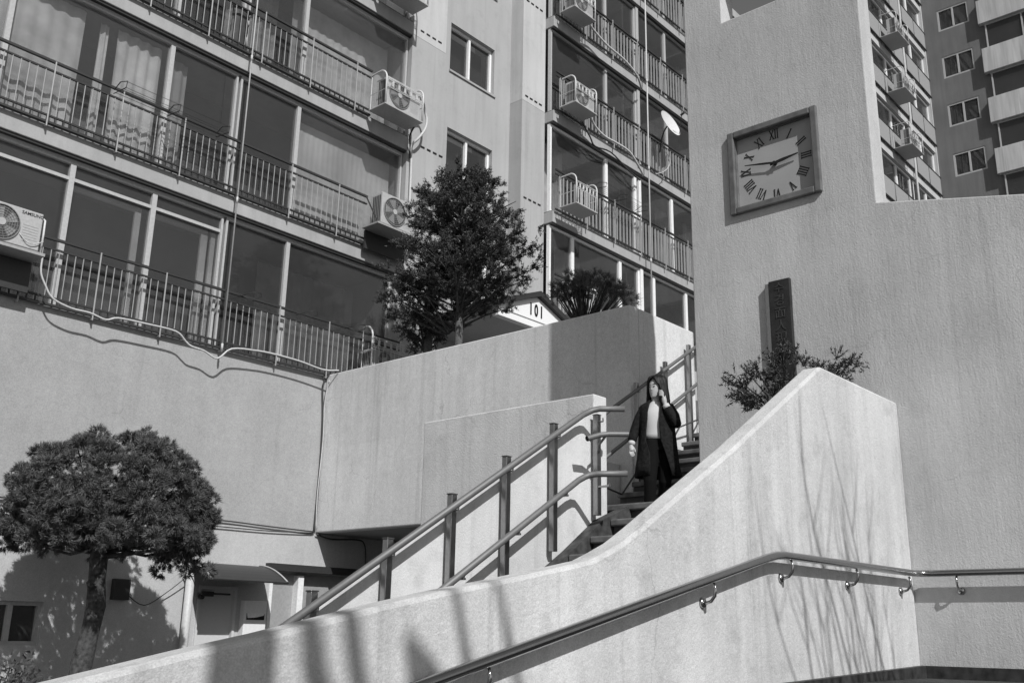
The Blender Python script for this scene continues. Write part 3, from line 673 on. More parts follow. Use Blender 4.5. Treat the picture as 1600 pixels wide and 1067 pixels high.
# ================================================================ AIR CONDITIONERS AND CAGES
def ac_unit(x0, z0, yf, label, w_=0.80, h_=0.54, d_=0.30, logo=False):
    t = thing('air_conditioner', label, 'air conditioner', (x0+w_/2, yf+d_/2, z0), 'air conditioner outdoor units on the balconies')
    M().box(x0, x0+w_, yf, yf+d_, z0+0.02, z0+h_).box(x0+0.08, x0+0.14, yf+0.02, yf+d_-0.02, z0, z0+0.02).box(x0+w_-0.14, x0+w_-0.08, yf+0.02, yf+d_-0.02, z0, z0+0.02).build('casing', 'ac', t, bevel=0.015)
    cx, cz, r = x0+w_*0.36, z0+h_*0.51, h_*0.43
    M().tube([(cx,yf-0.001,cz),(cx,yf-0.004,cz)], r, 40).build('fan_opening', 'acdark', t)
    bl = M()
    for k in range(5):
        a = 2*PI*k/5+0.4; pts = []
        for (rr, aa) in ((0.03,-0.3),(r*0.9,-0.15),(r*0.9,0.55),(0.03,0.4)):
            pts.append((cx+rr*math.cos(a+aa), yf-0.005, cz+rr*math.sin(a+aa)))
        bl.add(pts + [(p[0], yf-0.0065, p[2]) for p in pts], [(0,1,2,3),(7,6,5,4),(0,4,5,1),(1,5,6,2),(2,6,7,3),(3,7,4,0)])
    bl.build('fan_blades', 'acmid', t)
    gr = M()
    for rr in [r*k/7 for k in range(2, 8)]:
        gr.tube([(cx+rr*math.cos(2*PI*k/32), yf-0.014, cz+rr*math.sin(2*PI*k/32)) for k in range(33)], 0.0028 if rr < r*0.99 else 0.008, 4, cap=False)
    for k in range(24):
        a = 2*PI*k/24; gr.bar((cx+0.05*math.cos(a), yf-0.012, cz+0.05*math.sin(a)), (cx+r*math.cos(a+0.25), yf-0.012, cz+r*math.sin(a+0.25)), 0.003, 0.003)
    gg = gr.build('fan_grille', 'acmid', t); gg['kind'] = 'stuff'
    M().tube([(cx,yf-0.010,cz),(cx,yf-0.022,cz)], 0.052, 20).build('fan_hub', 'ac', t)
    lou = M()
    for k in range(7): lou.box(x0+w_*0.70, x0+w_*0.95, yf-0.004, yf-0.0005, z0+0.10+k*0.037, z0+0.122+k*0.037)
    lou.build('louvre_panel', 'ac', t)
    sd = M()
    for k in range(5): sd.box(x0-0.004, x0-0.0005, yf+0.04+k*0.045, yf+0.068+k*0.045, z0+0.06, z0+h_-0.05)
    sd.build('side_grille', 'acdark', t)
    if logo:
        place_text('lettering', text_mesh('SAMSUNG', 0.062, 0.001, 0.001), 'ink', (x0+w_*0.83, yf-0.002, z0+h_-0.055), (1,0,0), (0,0,1), t)
    return t
def arc(x, yb, yf, zt, z0, r=0.2, zb=None):
    """bent tube: from the rail outwards in a round shoulder, then down to the shelf corner"""
    pts = [(x, yb, zt-0.05), (x, yb-0.06, zt)]
    pts += [(x, yf+r-r*math.sin(a), zt-0.02+ (r*math.cos(a)-r)+0.03) for a in [PI/2*k/6 for k in range(1, 7)]]
    pts += [(x, yf, z0)]
    return pts
def cage(x0, x1, z0, yb, yf, label, empty=False, ht=0.72, shelf=True):
    t = thing('condenser_cage', label, 'cage', ((x0+x1)/2, yb, z0), 'white condenser cages hung on balcony railings')
    M().box(x0, x1, yf, yb, z0-0.03, z0).build('shelf', 'ac', t, bevel=0.006)
    for x in (x0+0.015, x1-0.015):
        M().tube(arc(x, yb, yf+0.015, z0+ht, z0, 0.2), 0.017, 8).build('bent_tube', 'cagew', t, smooth=True)
    b = M(); za, zb = z0+0.36, z0+0.54
    b.tube([(x0, yf+0.015, za), (x1, yf+0.015, za)], 0.009, 6); b.tube([(x0, yf+0.015, zb), (x1, yf+0.015, zb)], 0.009, 6)
    n = 6; s = (x1-x0-0.06)/n
    for i in range(n):
        a = x0+0.03+s*i+0.018; c = a+s-0.036; lo, hi = za+0.03, zb-0.03; y = yf+0.015
        b.tube([(a+0.02,y,lo),(c-0.02,y,lo),(c,y,lo+0.02),(c,y,hi-0.02),(c-0.02,y,hi),(a+0.02,y,hi),(a,y,hi-0.02),(a,y,lo+0.02),(a+0.02,y,lo)], 0.006, 5)
        b.tube([(a-0.018,y,za),(a-0.018,y,zb)], 0.006, 5)
    o = b.build('front_band', 'cagew', t); o['kind'] = 'stuff'
    if empty:
        for i in range(1, 10):
            x = x0+(x1-x0)*i/10; M().tube([(x, yf+0.015, z0), (x, yf+0.015, za)], 0.006, 6).build('bar', 'cagew', t)
    for x in (x0+0.015, x1-0.015):
        M().tube([(x, yf+0.02, z0+0.3), (x, yb, z0+0.3)], 0.007, 6).build('side_bar', 'cagew', t)
        M().tube([(x, yb-0.03, z0-0.03), (x, yb-0.03, z0+0.7)], 0.008, 6).build('back_bar', 'cagew', t)
    return t
YB = 13.16
ac_unit(4.32, 6.27, 12.80, 'air conditioner with maker lettering on the lowest balcony at left edge', logo=True)
sh = thing('bracket_shelf', 'dark steel shelf carrying the leftmost air conditioner', 'bracket', (4.7, 13, 6.2))
M().box(4.1, 5.2, 12.76, 13.17, 6.225, 6.265).build('shelf_plate', 'barw', sh)
M().box(4.1, 5.2, 13.13, 13.17, 5.80, 6.22).build('back_panel', 'steel', sh)
M().tube([(5.17,12.85,6.27),(5.165,12.83,6.55),(5.16,12.83,6.74),(5.14,12.86,6.77)], 0.014, 8).build('bent_tube', 'cagew', sh, smooth=True)
cage(10.86, 11.84, 11.02, YB+0.06, 12.75, 'white cage holding an air conditioner on the third storey of the left block')
ac_unit(10.93, 11.02, 12.79, 'air conditioner caged high on the left block beside a hanging hose', 0.84, 0.60, 0.32)
cage(10.86, 11.84, 13.62, YB+0.06, 12.75, 'dark cage underside at the top edge above the other cages of the left block')
ac_unit(10.93, 13.62, 12.79, 'air conditioner cut by the top edge of the picture', 0.84, 0.60, 0.32)
tb = thing('bracket_shelf', 'diagonal braced shelf beside the dark conifer top', 'bracket', (11.3, 13, 8.6))
M().box(10.86, 11.9, 12.76, 13.2, 8.60, 8.63).build('shelf_plate', 'barw', tb)
M().tube([(10.9,12.80,8.62),(10.9,13.18,9.25)], 0.014, 6).build('brace', 'steel', tb)
M().box(10.95, 11.95, 13.2, 13.24, 8.25, 8.6).build('back_panel', 'steel', tb)
ac_unit(10.96, 8.63, 12.79, 'air conditioner with pale spiral fan half hidden by the conifer', 0.86, 0.62, 0.32)
cage(10.98, 11.9, 5.98, YB, 12.86, 'white cage just above the terrace parapet, lowest of the left block', True, 0.75)
ac_unit(11.02, 5.98, 12.89, 'air conditioner in the lowest cage just above the terrace parapet', 0.80, 0.34, 0.24)
cage(16.62, 17.48, 16.20, YB, 12.72, 'topmost white cage on the wing beside the clock tower')
ac_unit(16.66, 16.20, 12.76, 'air conditioner in the topmost cage of the wing', 0.74, 0.56, 0.3)
cage(16.62, 17.48, 13.60, YB, 12.70, 'white cage holding a fan unit, middle of three on the wing')
ac_unit(16.66, 13.60, 12.75, 'air conditioner in the middle cage of the wing, above the empty cage', 0.76, 0.58, 0.3)
cage(16.60, 17.42, 11.0, YB, 12.66, 'empty white cage on the wing above the terrace pine', True, 0.74)
cage(16.60, 17.42, 8.40, YB, 12.66, 'white cage behind the terrace pine, lowest on the wing', True, 0.74)
ac_unit(17.6, 8.05, 12.3, 'small pale fan unit glimpsed between the terrace pine branches', 0.74, 0.56, 0.3)
for i, (x, z) in enumerate(((39.2, 29.5), (39.4, 26.95), (39.6, 24.3), (39.8, 21.7))):
    nm = ('topmost', 'second', 'third', 'lowest')[i]
    cage(x, x+1.4, z+0.1, YF-0.1, 12.45, nm+' cage in the notch right of the clock tower', False, 1.05)
    ac_unit(x+0.1, z+0.1, 12.55, nm+' air conditioner in the notch right of the clock tower', 1.1, 0.8, 0.4)

# drying racks on the rails
def rack(x0, x1, z, label, n=3):
    t = thing('drying_rack', label, 'rack', ((x0+x1)/2, 13.0, z), 'wire drying racks clipped to balcony rails')
    ws = M()
    for k in range(5): ws.tube([(x0, 12.83+0.065*k, z+0.02), (x1, 12.83+0.065*k, z+0.02)], 0.004, 5)
    ws.tube([(x0,12.80,z+0.10),(x1,12.80,z+0.10)], 0.004, 5)
    o = ws.build('wires', 'steel', t); o['kind'] = 'stuff'
    for i in range(n):
        x = x0+(x1-x0)*i/(n-1)
        M().tube([(x,13.17,z+0.04),(x,12.80,z),(x,12.78,z+0.10),(x,13.0,z+0.17),(x,13.17,z+0.10)], 0.008, 6).build('end_hoop', 'steel', t)
rack(5.98, 7.72, 9.10, 'wire drying rack on the middle balcony rail of the left block')
rack(17.95, 19.75, 11.90, 'wire drying rack on the wing railing beside the empty cage')
for i, (x, z) in enumerate(((8.42, 6.62), (9.55, 6.60), (10.6, 6.62))):
    lp = M().tube([(x,13.17,z),(x+0.12,12.95,z+0.06),(x+0.25,12.92,z+0.08),(x+0.32,13.0,z+0.05),(x+0.2,13.1,z-0.02),(x,13.17,z+0.05)], 0.006, 6).build('rail_hook', 'steel', smooth=True)
    tag(lp, ('leftmost','middle','rightmost')[i]+' of three wire hooks on the lowest balcony rail', 'hook', 'wire hooks on the lowest rail')

# satellite dish
SD = thing('satellite_dish', 'white satellite dish on the wing balcony rail', 'dish', (20.9, 13.1, 14.3))
nrm = Vector((-0.02, -0.94, 0.34)).normalized(); cd = Vector((20.85, 12.72, 14.80)); u = nrm.orthogonal().normalized(); q = nrm.cross(u)
rings = [[cd + (u*math.cos(2*PI*k/28)+q*math.sin(2*PI*k/28))*rr - nrm*(0.09*(1-(rr/0.40)**2)) for k in range(28)] for rr in (0.40, 0.32, 0.22, 0.1, 0.01)]
M().loft(rings, cap=False).build('reflector', 'cagew', SD, smooth=True)
M().tube([cd-nrm*0.10, cd-nrm*0.22+Vector((0,0,-0.08)), (20.95,13.1,14.45), (20.95,13.15,14.1)], 0.02, 8).build('mount', 'steel', SD)
M().tube([cd+q*0.38, cd+nrm*0.38], 0.010, 6).tube([cd+nrm*0.34, cd+nrm*0.46], 0.03, 8).build('feed_arm', 'steel', SD)

# pipes, hoses, cables
def hose(name, pts, r, mat, label, cat='cable', n=6):
    P = [Vector(p) for p in pts]; out_ = []
    for i in range(len(P)-1):
        p0, p1, p2, p3 = P[max(i-1,0)], P[i], P[i+1], P[min(i+2,len(P)-1)]
        for k in range(4):
            t = k/4; out_.append(0.5*((2*p1)+(-p0+p2)*t+(2*p0-5*p1+4*p2-p3)*t*t+(-p0+3*p1-3*p2+p3)*t**3))
    out_.append(P[-1])
    return tag(M().tube(out_, r, n).build(name, mat, smooth=True), label, cat)
dp = M().tube([(8.20,13.13,5.66),(8.20,13.13,19)], 0.013, 10)
for z in (5.74, 8.2, 10.8, 13.4): dp.tube([(8.20,13.13,z-0.05),(8.20,13.13,z+0.05)], 0.018, 10)
tag(dp.build('drain_pipe', 'pipe', smooth=True), 'slim pale drain pipe down the left block balconies', 'pipe')
dp = M().tube([(20.36,13.13,8.3),(20.36,13.13,20)], 0.019, 10)
for z in (10.8, 13.4, 16.0): dp.tube([(20.36,13.13,z-0.05),(20.36,13.13,z+0.05)], 0.026, 10)
tag(dp.build('drain_pipe', 'pipe', smooth=True), 'drain pipe down the wing balconies left of the satellite dish', 'pipe')
VP_ = M().tube([(8.13,13.22,0),(8.13,13.22,2.72)], 0.062, 16)
VP_.tube([(8.13,13.22,2.28),(8.13,13.22,2.31)], 0.067, 16)
vp = tag(VP_.build('vent_pipe', 'pipe', smooth=True), 'fat white vent pipe standing between the round pine and the door canopy', 'pipe')
hose('hose', [(5.3,13.08,6.34),(5.31,13.08,6.12),(5.39,13.08,5.96),(5.52,13.08,5.8),(5.78,13.08,5.73),(6.05,13.08,5.73),(6.29,13.08,5.69),(6.47,13.08,5.76),(6.91,13.08,5.78),(7.37,13.08,5.78),(7.55,13.1,5.68),(7.66,13.1,5.62),(7.88,13.1,5.60),(8.12,13.1,5.53),(8.34,13.08,5.73),(8.78,13.08,5.80),(9.15,13.08,5.82),(9.66,13.08,5.81),(10.13,13.08,5.77),(10.40,13.0,5.80)], 0.014, 'cablew', 'white hose sagging below the lowest balcony railing', 'hose', 8)
hose('hose', [(11.86,12.9,11.60),(12.05,13.0,11.62),(12.20,13.1,11.52),(12.26,13.1,11.35),(12.22,13.1,11.13),(12.10,13.15,10.90),(12.03,13.25,10.75),(12.08,13.3,10.45),(12.10,13.31,9.6),(12.10,13.31,8.4)], 0.026, 'cablew', 'thick pale hose curling down from the high caged air conditioner', 'hose', 8)
hose('hose', [(11.84,13.0,11.0),(11.92,13.2,10.9),(12.02,13.28,10.72),(12.04,13.3,10.5)], 0.018, 'cabled', 'short dark hose joining the pale hose under the high cage', 'hose', 6)
hose('cord', [(10.41,13.27,5.76),(10.33,13.31,5.59),(10.37,13.31,5.05),(10.39,13.31,4.5),(10.38,13.31,3.86),(10.36,13.31,3.10)], 0.013, 'cabled', 'dark cord hanging down the corner of base wall and terrace', 'cable')
hose('cord', [(10.39,13.22,5.66),(10.37,13.28,5.3),(10.395,13.29,4.6),(10.36,13.29,3.7),(10.385,13.29,3.15)], 0.008, 'cablew', 'thin pale cord beside the dark corner cord', 'cable')
hose('cable', [(2.0,13.31,3.16),(5.34,13.31,3.13),(6.9,13.31,3.10),(8.48,13.31,3.135),(9.46,13.31,3.12),(10.35,13.31,3.11)], 0.011, 'cabled', 'upper of two dark cables strung along the base wall', 'cable')
hose('cable', [(2.0,13.31,3.08),(5.35,13.31,3.07),(6.9,13.31,3.02),(8.49,13.31,3.04),(9.47,13.31,3.05),(10.35,13.31,3.09)], 0.009, 'cabled', 'lower of two dark cables strung along the base wall', 'cable')
hose('cable', [(10.40,13.3,3.08),(10.72,13.30,3.02),(11.27,13.30,3.05),(11.44,13.30,3.0),(11.49,13.30,2.78),(11.49,13.3,2.4)], 0.012, 'cabled', 'dark cable under the terrace soffit', 'cable')
hose('hose', [(17.45,12.95,16.25),(17.89,13.05,16.23),(18.44,13.05,16.10),(19.16,13.05,16.05),(19.75,13.05,15.86),(20.2,13.2,15.7)], 0.028, 'cablew', 'pale hose drooping from the topmost wing cage', 'hose', 8)
hose('hose', [(17.48,12.95,13.72),(17.87,13.05,13.56),(18.27,13.05,13.45),(18.82,13.08,13.50),(19.39,13.08,13.48),(19.82,13.1,13.26),(20.2,13.2,13.15)], 0.028, 'cablew', 'upper pale hose looping below the middle wing cage', 'hose', 8)
hose('hose', [(17.40,13.1,13.5),(17.86,13.2,13.31),(18.13,13.25,13.19),(18.81,13.25,13.29),(19.52,13.25,13.10),(20.1,13.25,13.0)], 0.02, 'cabled', 'dark hose looping below the middle wing cage', 'hose', 6)
hose('cable', [(20.92,13.05,14.18),(21.24,13.05,14.06),(21.26,13.05,13.82),(20.99,13.05,13.53),(20.57,13.05,13.29)], 0.010, 'cablew', 'thin pale cable looping down from the satellite dish', 'cable')
hose('wire', [(4.85,12.79,6.45),(4.95,12.77,6.36),(5.05,12.77,6.36),(5.16,12.78,6.43)], 0.006, 'cablew', 'white wire slung across the leftmost air conditioner', 'cable')
mb = tag(M().box(7.0, 7.24, YF-0.10, YF-0.002, 1.92, 2.20).build('meter_box', 'steel', bevel=0.01), 'dark meter box on the white wall behind the round pine trunk', 'box')
hose('wire', [(7.24,13.33,2.0),(7.5,13.3,1.86),(7.8,13.25,2.05),(8.06,13.2,2.28)], 0.007, 'cabled', 'wire from the meter box to the vent pipe', 'cable')

# door canopy
CA = thing('door_canopy', 'curved dark plastic canopy over the service door', 'canopy', (8.8, 13, 2.4))
def cv(k): a = k/8; return (YF-0.01-0.74*a, 2.50-0.03*a-0.23*a*a)
rows0 = [[(x, cv(k)[0], cv(k)[1]) for k in range(9)] for x in (8.22, 9.36)]
top = [(cv(k)[0], cv(k)[1]) for k in range(9)]; bot = [(p[0], p[1]-0.008) for p in reversed(top)]
M().prism(top+bot, 8.08, 9.38, 'x').build('sheet', 'canopy', CA, smooth=False)
M().tube([(8.06,cv(8)[0],cv(8)[1]),(9.40,cv(8)[0],cv(8)[1])], 0.018, 8).build('front_tube', 'steel', CA)
for x in (8.075, 9.385):
    M().tube([(x, cv(k)[0], cv(k)[1]+0.012) for k in range(9)], 0.013, 6).build('edge_tube', 'alu', CA)
    M().tube([(x, YF-0.02, 2.27), (x, YF-0.45, 2.40)], 0.010, 6).build('strut', 'steel', CA)
# letter box
LB = thing('letter_box', 'white letter box with paper in its slot beside the service door', 'letter box', (9.3, YF, 1.4))
M().box(9.10, 9.50, YF-0.13, YF-0.002, 1.45, 1.98).build('body', 'mail', LB, bevel=0.012)
M().box(9.14, 9.46, YF-0.137, YF-0.131, 1.70, 1.80).build('slot', 'ink', LB)
M().prism([(9.14,1.80),(9.46,1.80),(9.44,1.765),(9.3,1.735),(9.16,1.725)], YF-0.142, YF-0.1375, 'y').build('paper', 'white', LB)
lm = thing('wall_lamp', 'small dark lamp fixed at the left jamb of the service door', 'lamp', (8.36, YF, 2.0))
M().tube([(8.37,YF-0.02,2.02),(8.37,YF-0.12,2.0)], 0.03, 10).build('housing', 'steel', lm)
M().box(8.33, 8.41, YF-0.03, YF-0.021, 1.97, 2.07).build('mounting_plate', 'bar', lm)

# pole and bare tree out of frame that throw the soft shadows on the ramp wall
UPL = thing('utility_pole', 'round concrete utility pole beside the path', 'pole', (0.0, -1.72, 0))
M().tube([(0.0,-1.72,0),(0.0,-1.72,7.8)], [0.17, 0.12], 16).build('shaft', 'barw', UPL, smooth=True)
BT = thing('bare_tree', 'leafless slender tree in front of the ramp wall corner', 'tree', (6.3, -0.9, 0))
rb = random.Random(12); tr = M()
tr.tube([(6.35,-0.9,0),(6.33,-0.9,2.0),(6.28,-0.9,3.9),(6.25,-0.9,4.6)], [0.08,0.07,0.05,0.035], 8)
for i in range(17):
    a = -1.35+1.5*((i*7) % 17+rb.random())/17; L = rb.uniform(0.9, 2.1); y = rb.uniform(-0.6, 0.5)
    p0 = Vector((5.05+1.5*(i+rb.random())/17, -0.9, rb.uniform(4.7, 5.0))); pts = [p0]; r0 = rb.uniform(0.010, 0.020)
    tr.tube([(6.27,-0.9,4.4), tuple(p0*0.5+Vector((6.27,-0.9,4.4))*0.5-Vector((0,0,0.12))), tuple(p0)], [0.02,0.018,r0], 6)
    wob = rb.uniform(-0.12, 0.12); bnd = rb.uniform(-0.25, 0.35)
    for k in range(1, 8):
        t = k/7; pts.append(p0+Vector((L*(a*0.55*t*(1-0.3*t)+wob*math.sin(5*t+i)*t+bnd*0.1*t*t), y*t, L*t)))
    tr.tube(pts, [r0*(1-0.8*k/7) for k in range(8)], 6)
    for s in range(3):
        k = rb.choice((2,3,4,5)); q0 = pts[k]; dx = rb.uniform(-0.4, 0.3); h_ = rb.uniform(0.3, 0.7)
        tr.tube([q0, q0+Vector((dx*0.6, 0.05, h_*0.4)), q0+Vector((dx, 0.02, h_))], [r0*0.5, r0*0.35, r0*0.12], 5)
tr.build('branches', 'bark', BT, smooth=True)
ST2 = thing('bare_tree', 'tall bare tree beside the utility pole', 'tree', (1.0, -3.8, 0))
st2 = M().tube([(1.3,-3.8,0),(1.2,-3.8,2.6),(1.05,-3.81,5.0),(0.85,-3.81,6.6)], [0.14,0.12,0.10,0.08], 10)
for (x0, z0, x1, z1, r0) in ((-0.40,7.54,-0.92,8.75,0.06),(-0.22,7.54,-0.68,8.7,0.05),(0.16,7.50,-0.12,8.06,0.13),(0.37,7.69,0.0,8.54,0.032),(0.66,7.72,0.30,8.55,0.028)):
    xm_ = (x0+x1)/2
    st2.tube([(0.85,-3.81,6.5),((0.85+x0)/2,-3.82,(6.5+z0)/2-0.1),(x0,-3.81,z0),(xm_+0.05,-3.80,(z0*2+z1)/3),(xm_-0.03,-3.78,(z0+z1*2)/3),(x1,-3.81,z1)], [0.07,0.06,r0,r0*1.05,r0*0.8,r0*0.3], 8)
st2.build('limbs', 'bark', ST2, smooth=True)

# ================================================================ TREES AND SHRUBS
def tri_cloud(name, pts, dirs, lens, wid, mat, parent, bend=0.0):
    """many thin needle triangles: base pts, directions, lengths"""
    n = len(pts); d = dirs/np.linalg.norm(dirs, axis=1, keepdims=True)
    rnd = np.random.normal(size=(n,3)); s = np.cross(d, rnd); s /= np.linalg.norm(s, axis=1, keepdims=True)
    wv = (wid if np.ndim(wid) else np.full(n, wid))[:,None]
    V = np.empty((n*3,3)); V[0::3] = pts - s*wv/2; V[1::3] = pts + s*wv/2; V[2::3] = pts + d*lens[:,None]
    c = V.mean(0); me = bpy.data.meshes.new(name)
    me.vertices.add(n*3); me.vertices.foreach_set('co', (V-c).ravel())
    me.loops.add(n*3); me.loops.foreach_set('vertex_index', np.arange(n*3))
    me.polygons.add(n); me.polygons.foreach_set('loop_start', np.arange(n)*3); me.polygons.foreach_set('loop_total', np.full(n,3))
    me.update(); me.validate(); me.materials.append(MT[mat])
    o = bpy.data.objects.new(name, me); COL.objects.link(o); o.location = c; attach(o, parent); return o
def tufts(centres, out, k, L, spread, rs):
    """k needles round every tuft centre, fanned about the outward direction"""
    n = len(centres); P = np.repeat(centres, k, 0) + rs.normal(scale=0.012, size=(n*k,3))
    D = np.repeat(out, k, 0) + rs.normal(scale=spread, size=(n*k,3)); Ls = L*rs.uniform(0.6, 1.15, n*k)
    return P, D, Ls

# --- round clipped pine, bottom left
rs = np.random.RandomState(3)
PT = thing('pine_tree', 'round topped clipped pine with thick dark trunk before the white wall', 'tree', (5.88, 11.6, 0))
M().tube([(5.84,11.6,0),(5.83,11.6,0.5),(5.83,11.6,0.95),(5.85,11.6,1.2),(5.90,11.6,1.5),(5.93,11.6,1.8),(5.90,11.6,2.1),(5.885,11.6,2.5),(5.9,11.6,2.9)], [0.145,0.125,0.112,0.124,0.102,0.114,0.098,0.108,0.05], 12).tube([(5.80,11.5,2.0),(5.73,11.45,2.06)], [0.045,0.03], 8).build('trunk', 'bark', PT, smooth=True)
cen = np.array([5.99, 11.6, 2.60]); rad = np.array([1.20, 1.15, 1.22])
br = M(); C1 = []; O1 = []
def clump(c, R, m_, od):
    v = rs.normal(size=(m_,3)); v /= np.linalg.norm(v, axis=1, keepdims=True)
    v = v + od*0.55; v /= np.linalg.norm(v, axis=1, keepdims=True)
    C1.append(c+v*R*rs.uniform(0.7,1.05,(m_,1))*np.array([1,1,0.8])); O1.append(v)
ncl = 300; ga = PI*(3-math.sqrt(5))
for i in range(ncl):
    u = -0.10+1.08*(i+0.5)/ncl+rs.normal(scale=0.02); ph = i*ga+rs.normal(scale=0.12); rr = math.sqrt(max(0.0, 1-min(1,max(u,0))**2))
    dirv = np.array([rr*math.cos(ph), rr*math.sin(ph), u])
    lump = 1.0+0.06*math.sin(4*ph+1)+0.06*math.sin(9*u+3*ph)
    c = cen + dirv*rad*rs.uniform(0.84, 1.04)*lump
    if i % 6 == 0: br.tube([(5.89,11.6,2.35+0.3*rs.rand()), tuple((c+np.array([5.89,11.6,2.5]))/2+np.array([0,0,-0.1])), tuple(c)], [0.035,0.02,0.008], 5)
    od = dirv+np.array([0,0,0.35]); od /= np.linalg.norm(od)
    clump(c, rs.uniform(0.06,0.15), rs.randint(16, 28), od)
for i in range(210):                      # inner and underside clumps
    ph = rs.uniform(0, 2*PI); r_ = math.sqrt(rs.uniform(0.03, 1.0)); c = cen+np.array([r_*math.cos(ph), r_*math.sin(ph), 0])*rad*0.9+np.array([0,0,rs.uniform(-0.16,0.55)])
    clump(c, 0.11, 12, np.array([0,0,0.3]))
for i in range(16):                       # hanging skirt at right
    c = cen+np.array([rs.uniform(0.75,1.22), rs.uniform(-0.5,0.5), rs.uniform(-0.36,-0.1)]); clump(c, 0.09, 14, np.array([0,0,0.1]))
C1 = np.vstack(C1); O1 = np.vstack(O1)
P, D, Ls = tufts(C1, O1, 27, 0.062, 0.45, rs)
br.build('branches', 'bark', PT)
crown = tri_cloud('crown', P, D, Ls, 0.0085, 'needle', PT)

# --- dark conifers on the terrace
def conifer(name, label, base, trunk_top, shape, nb, seed, r0=0.085, lean=0.0, keep=None, z_first=6.5):
    rs = np.random.RandomState(seed); t = thing(name, label, 'tree', base); bx, by, bz = base
    M().tube([(bx,by,bz),(bx+0.03,by+0.02,bz+0.8),(bx-0.02,by-0.03+lean*0.4,bz+1.6),(bx+0.02,by+lean*0.8,bz+2.6),(bx,by+lean,trunk_top)], [r0,r0*0.9,r0*0.75,r0*0.5,0.015], 10).build('trunk', 'barkl', t, smooth=True)
    zs = [s[0] for s in shape]; rr = [s[1] for s in shape]; oy = [s[2] for s in shape]; br = M(); P=[]; D=[]; Ls=[]
    for i in range(nb):
        z = zs[0]+(zs[-1]-zs[0])*((i+rs.rand())/nb); R = np.interp(z, zs, rr)*rs.uniform(0.72, 1.12); o = np.interp(z, zs, oy); ph = i*2.4+rs.normal(scale=0.4)
        tip = np.array([bx+0.8*R*math.cos(ph), by+o+R*math.sin(ph), z]); root = np.array([bx, by+o*0.5, max(z-0.25-0.25*R, z_first-0.2)])
        br.tube([tuple(root), tuple(root*0.45+tip*0.55+np.array([0,0,0.04])), tuple(tip)], [0.024,0.016,0.005], 5)
        for j in range(max(4, int(R*11))):
            q = rs.uniform(0.30, 1.04); c = root+(tip-root)*q+rs.normal(size=3)*np.array([0.10,0.11,0.05])*(0.7+R*0.4)
            if keep and not keep(c): continue
            od = np.array([math.cos(ph), math.sin(ph), 0.5])
            for b_ in range(6):
                tw = od*0.8+rs.normal(scale=0.6, size=3); tw /= np.linalg.norm(tw); ln = rs.uniform(0.08, 0.19); m_ = 26
                s_ = rs.rand(m_)[:,None]; P.append(c+tw*ln*s_+rs.normal(scale=0.012,size=(m_,3))); D.append(np.tile(tw,(m_,1))*0.8+rs.normal(scale=0.6,size=(m_,3))); Ls.append(rs.uniform(0.022,0.055,m_))
    br.build('branches', 'bark', t)
    tri_cloud('crown', np.vstack(P), np.vstack(D), np.concatenate(Ls), 0.0145, 'conifer', t)
    return t
conifer('conifer_tree', 'dark conifer with bare lower trunk growing above the terrace parapet', (11.15, 10.93, 4.78), 9.0,
        [(6.60,0.75,0.6),(6.8,1.10,0.42),(7.0,1.22,0.0),(7.3,1.27,-0.10),(7.7,1.20,-0.06),(8.1,1.06,-0.04),(8.5,0.9,0.0),(8.8,0.70,0.05),(9.05,0.42,0.08),(9.22,0.15,0.1)], 118, 5,
        keep=lambda c: not ((c[1] < 10.35 and c[2] < 7.10) or (c[1] < 11.5 and c[2] < 6.80)))
conifer('conifer_tree', 'smaller conifer in shade left of the tall conifer trunk, by the low cage', (11.5, 12.0, 4.78), 7.7,
        [(6.45,0.30,0.15),(6.8,0.55,0.15),(7.2,0.58,0.1),(7.5,0.40,0.1),(7.75,0.15,0.05)], 26, 9, 0.10, z_first=6.2)

# --- spreading pine shrub on the terrace
rs = np.random.RandomState(8)
PS = thing('pine_shrub', 'low spreading pine shrub with long needles on the terrace beside the 101 gable', 'shrub', (11.25, 8.35, 4.78))
br = M(); br.tube([(11.25,8.55,4.78),(11.22,8.5,5.5),(11.2,8.4,5.95)], [0.05,0.045,0.035], 8)
C1=[]; O1=[]
for i in range(96):
    y = 8.36+rs.uniform(-0.78, 0.78); e = max(0.0, 1-((y-8.38)/0.82)**2)
    c = np.array([11.2+rs.uniform(-0.35,0.35), y, 6.24+0.44*e*math.sqrt(rs.uniform(0.15,1.0))+rs.uniform(-0.06,0.05)-0.25*max(0.0, 8.0-y)])
    if c[1] > 8.85 and c[2] < 6.48: continue
    br.tube([(11.2,8.4,5.9), tuple((c+np.array([11.2,8.4,5.75]))/2), tuple(c)], [0.016,0.011,0.005], 5)
    m_ = 5; off = rs.normal(scale=0.05, size=(m_,3)); C1.append(c+off); O1.append(np.tile([0,(y-8.38)*0.7,0.3],(m_,1))+off*9)
C1=np.vstack(C1); O1=np.vstack(O1); P,D,Ls = tufts(C1, O1/np.linalg.norm(O1,axis=1,keepdims=True), 34, 0.09, 0.8, rs)
br.build('branches', 'bark', PS); tri_cloud('foliage', P, D, Ls, 0.0065, 'needle', PS)

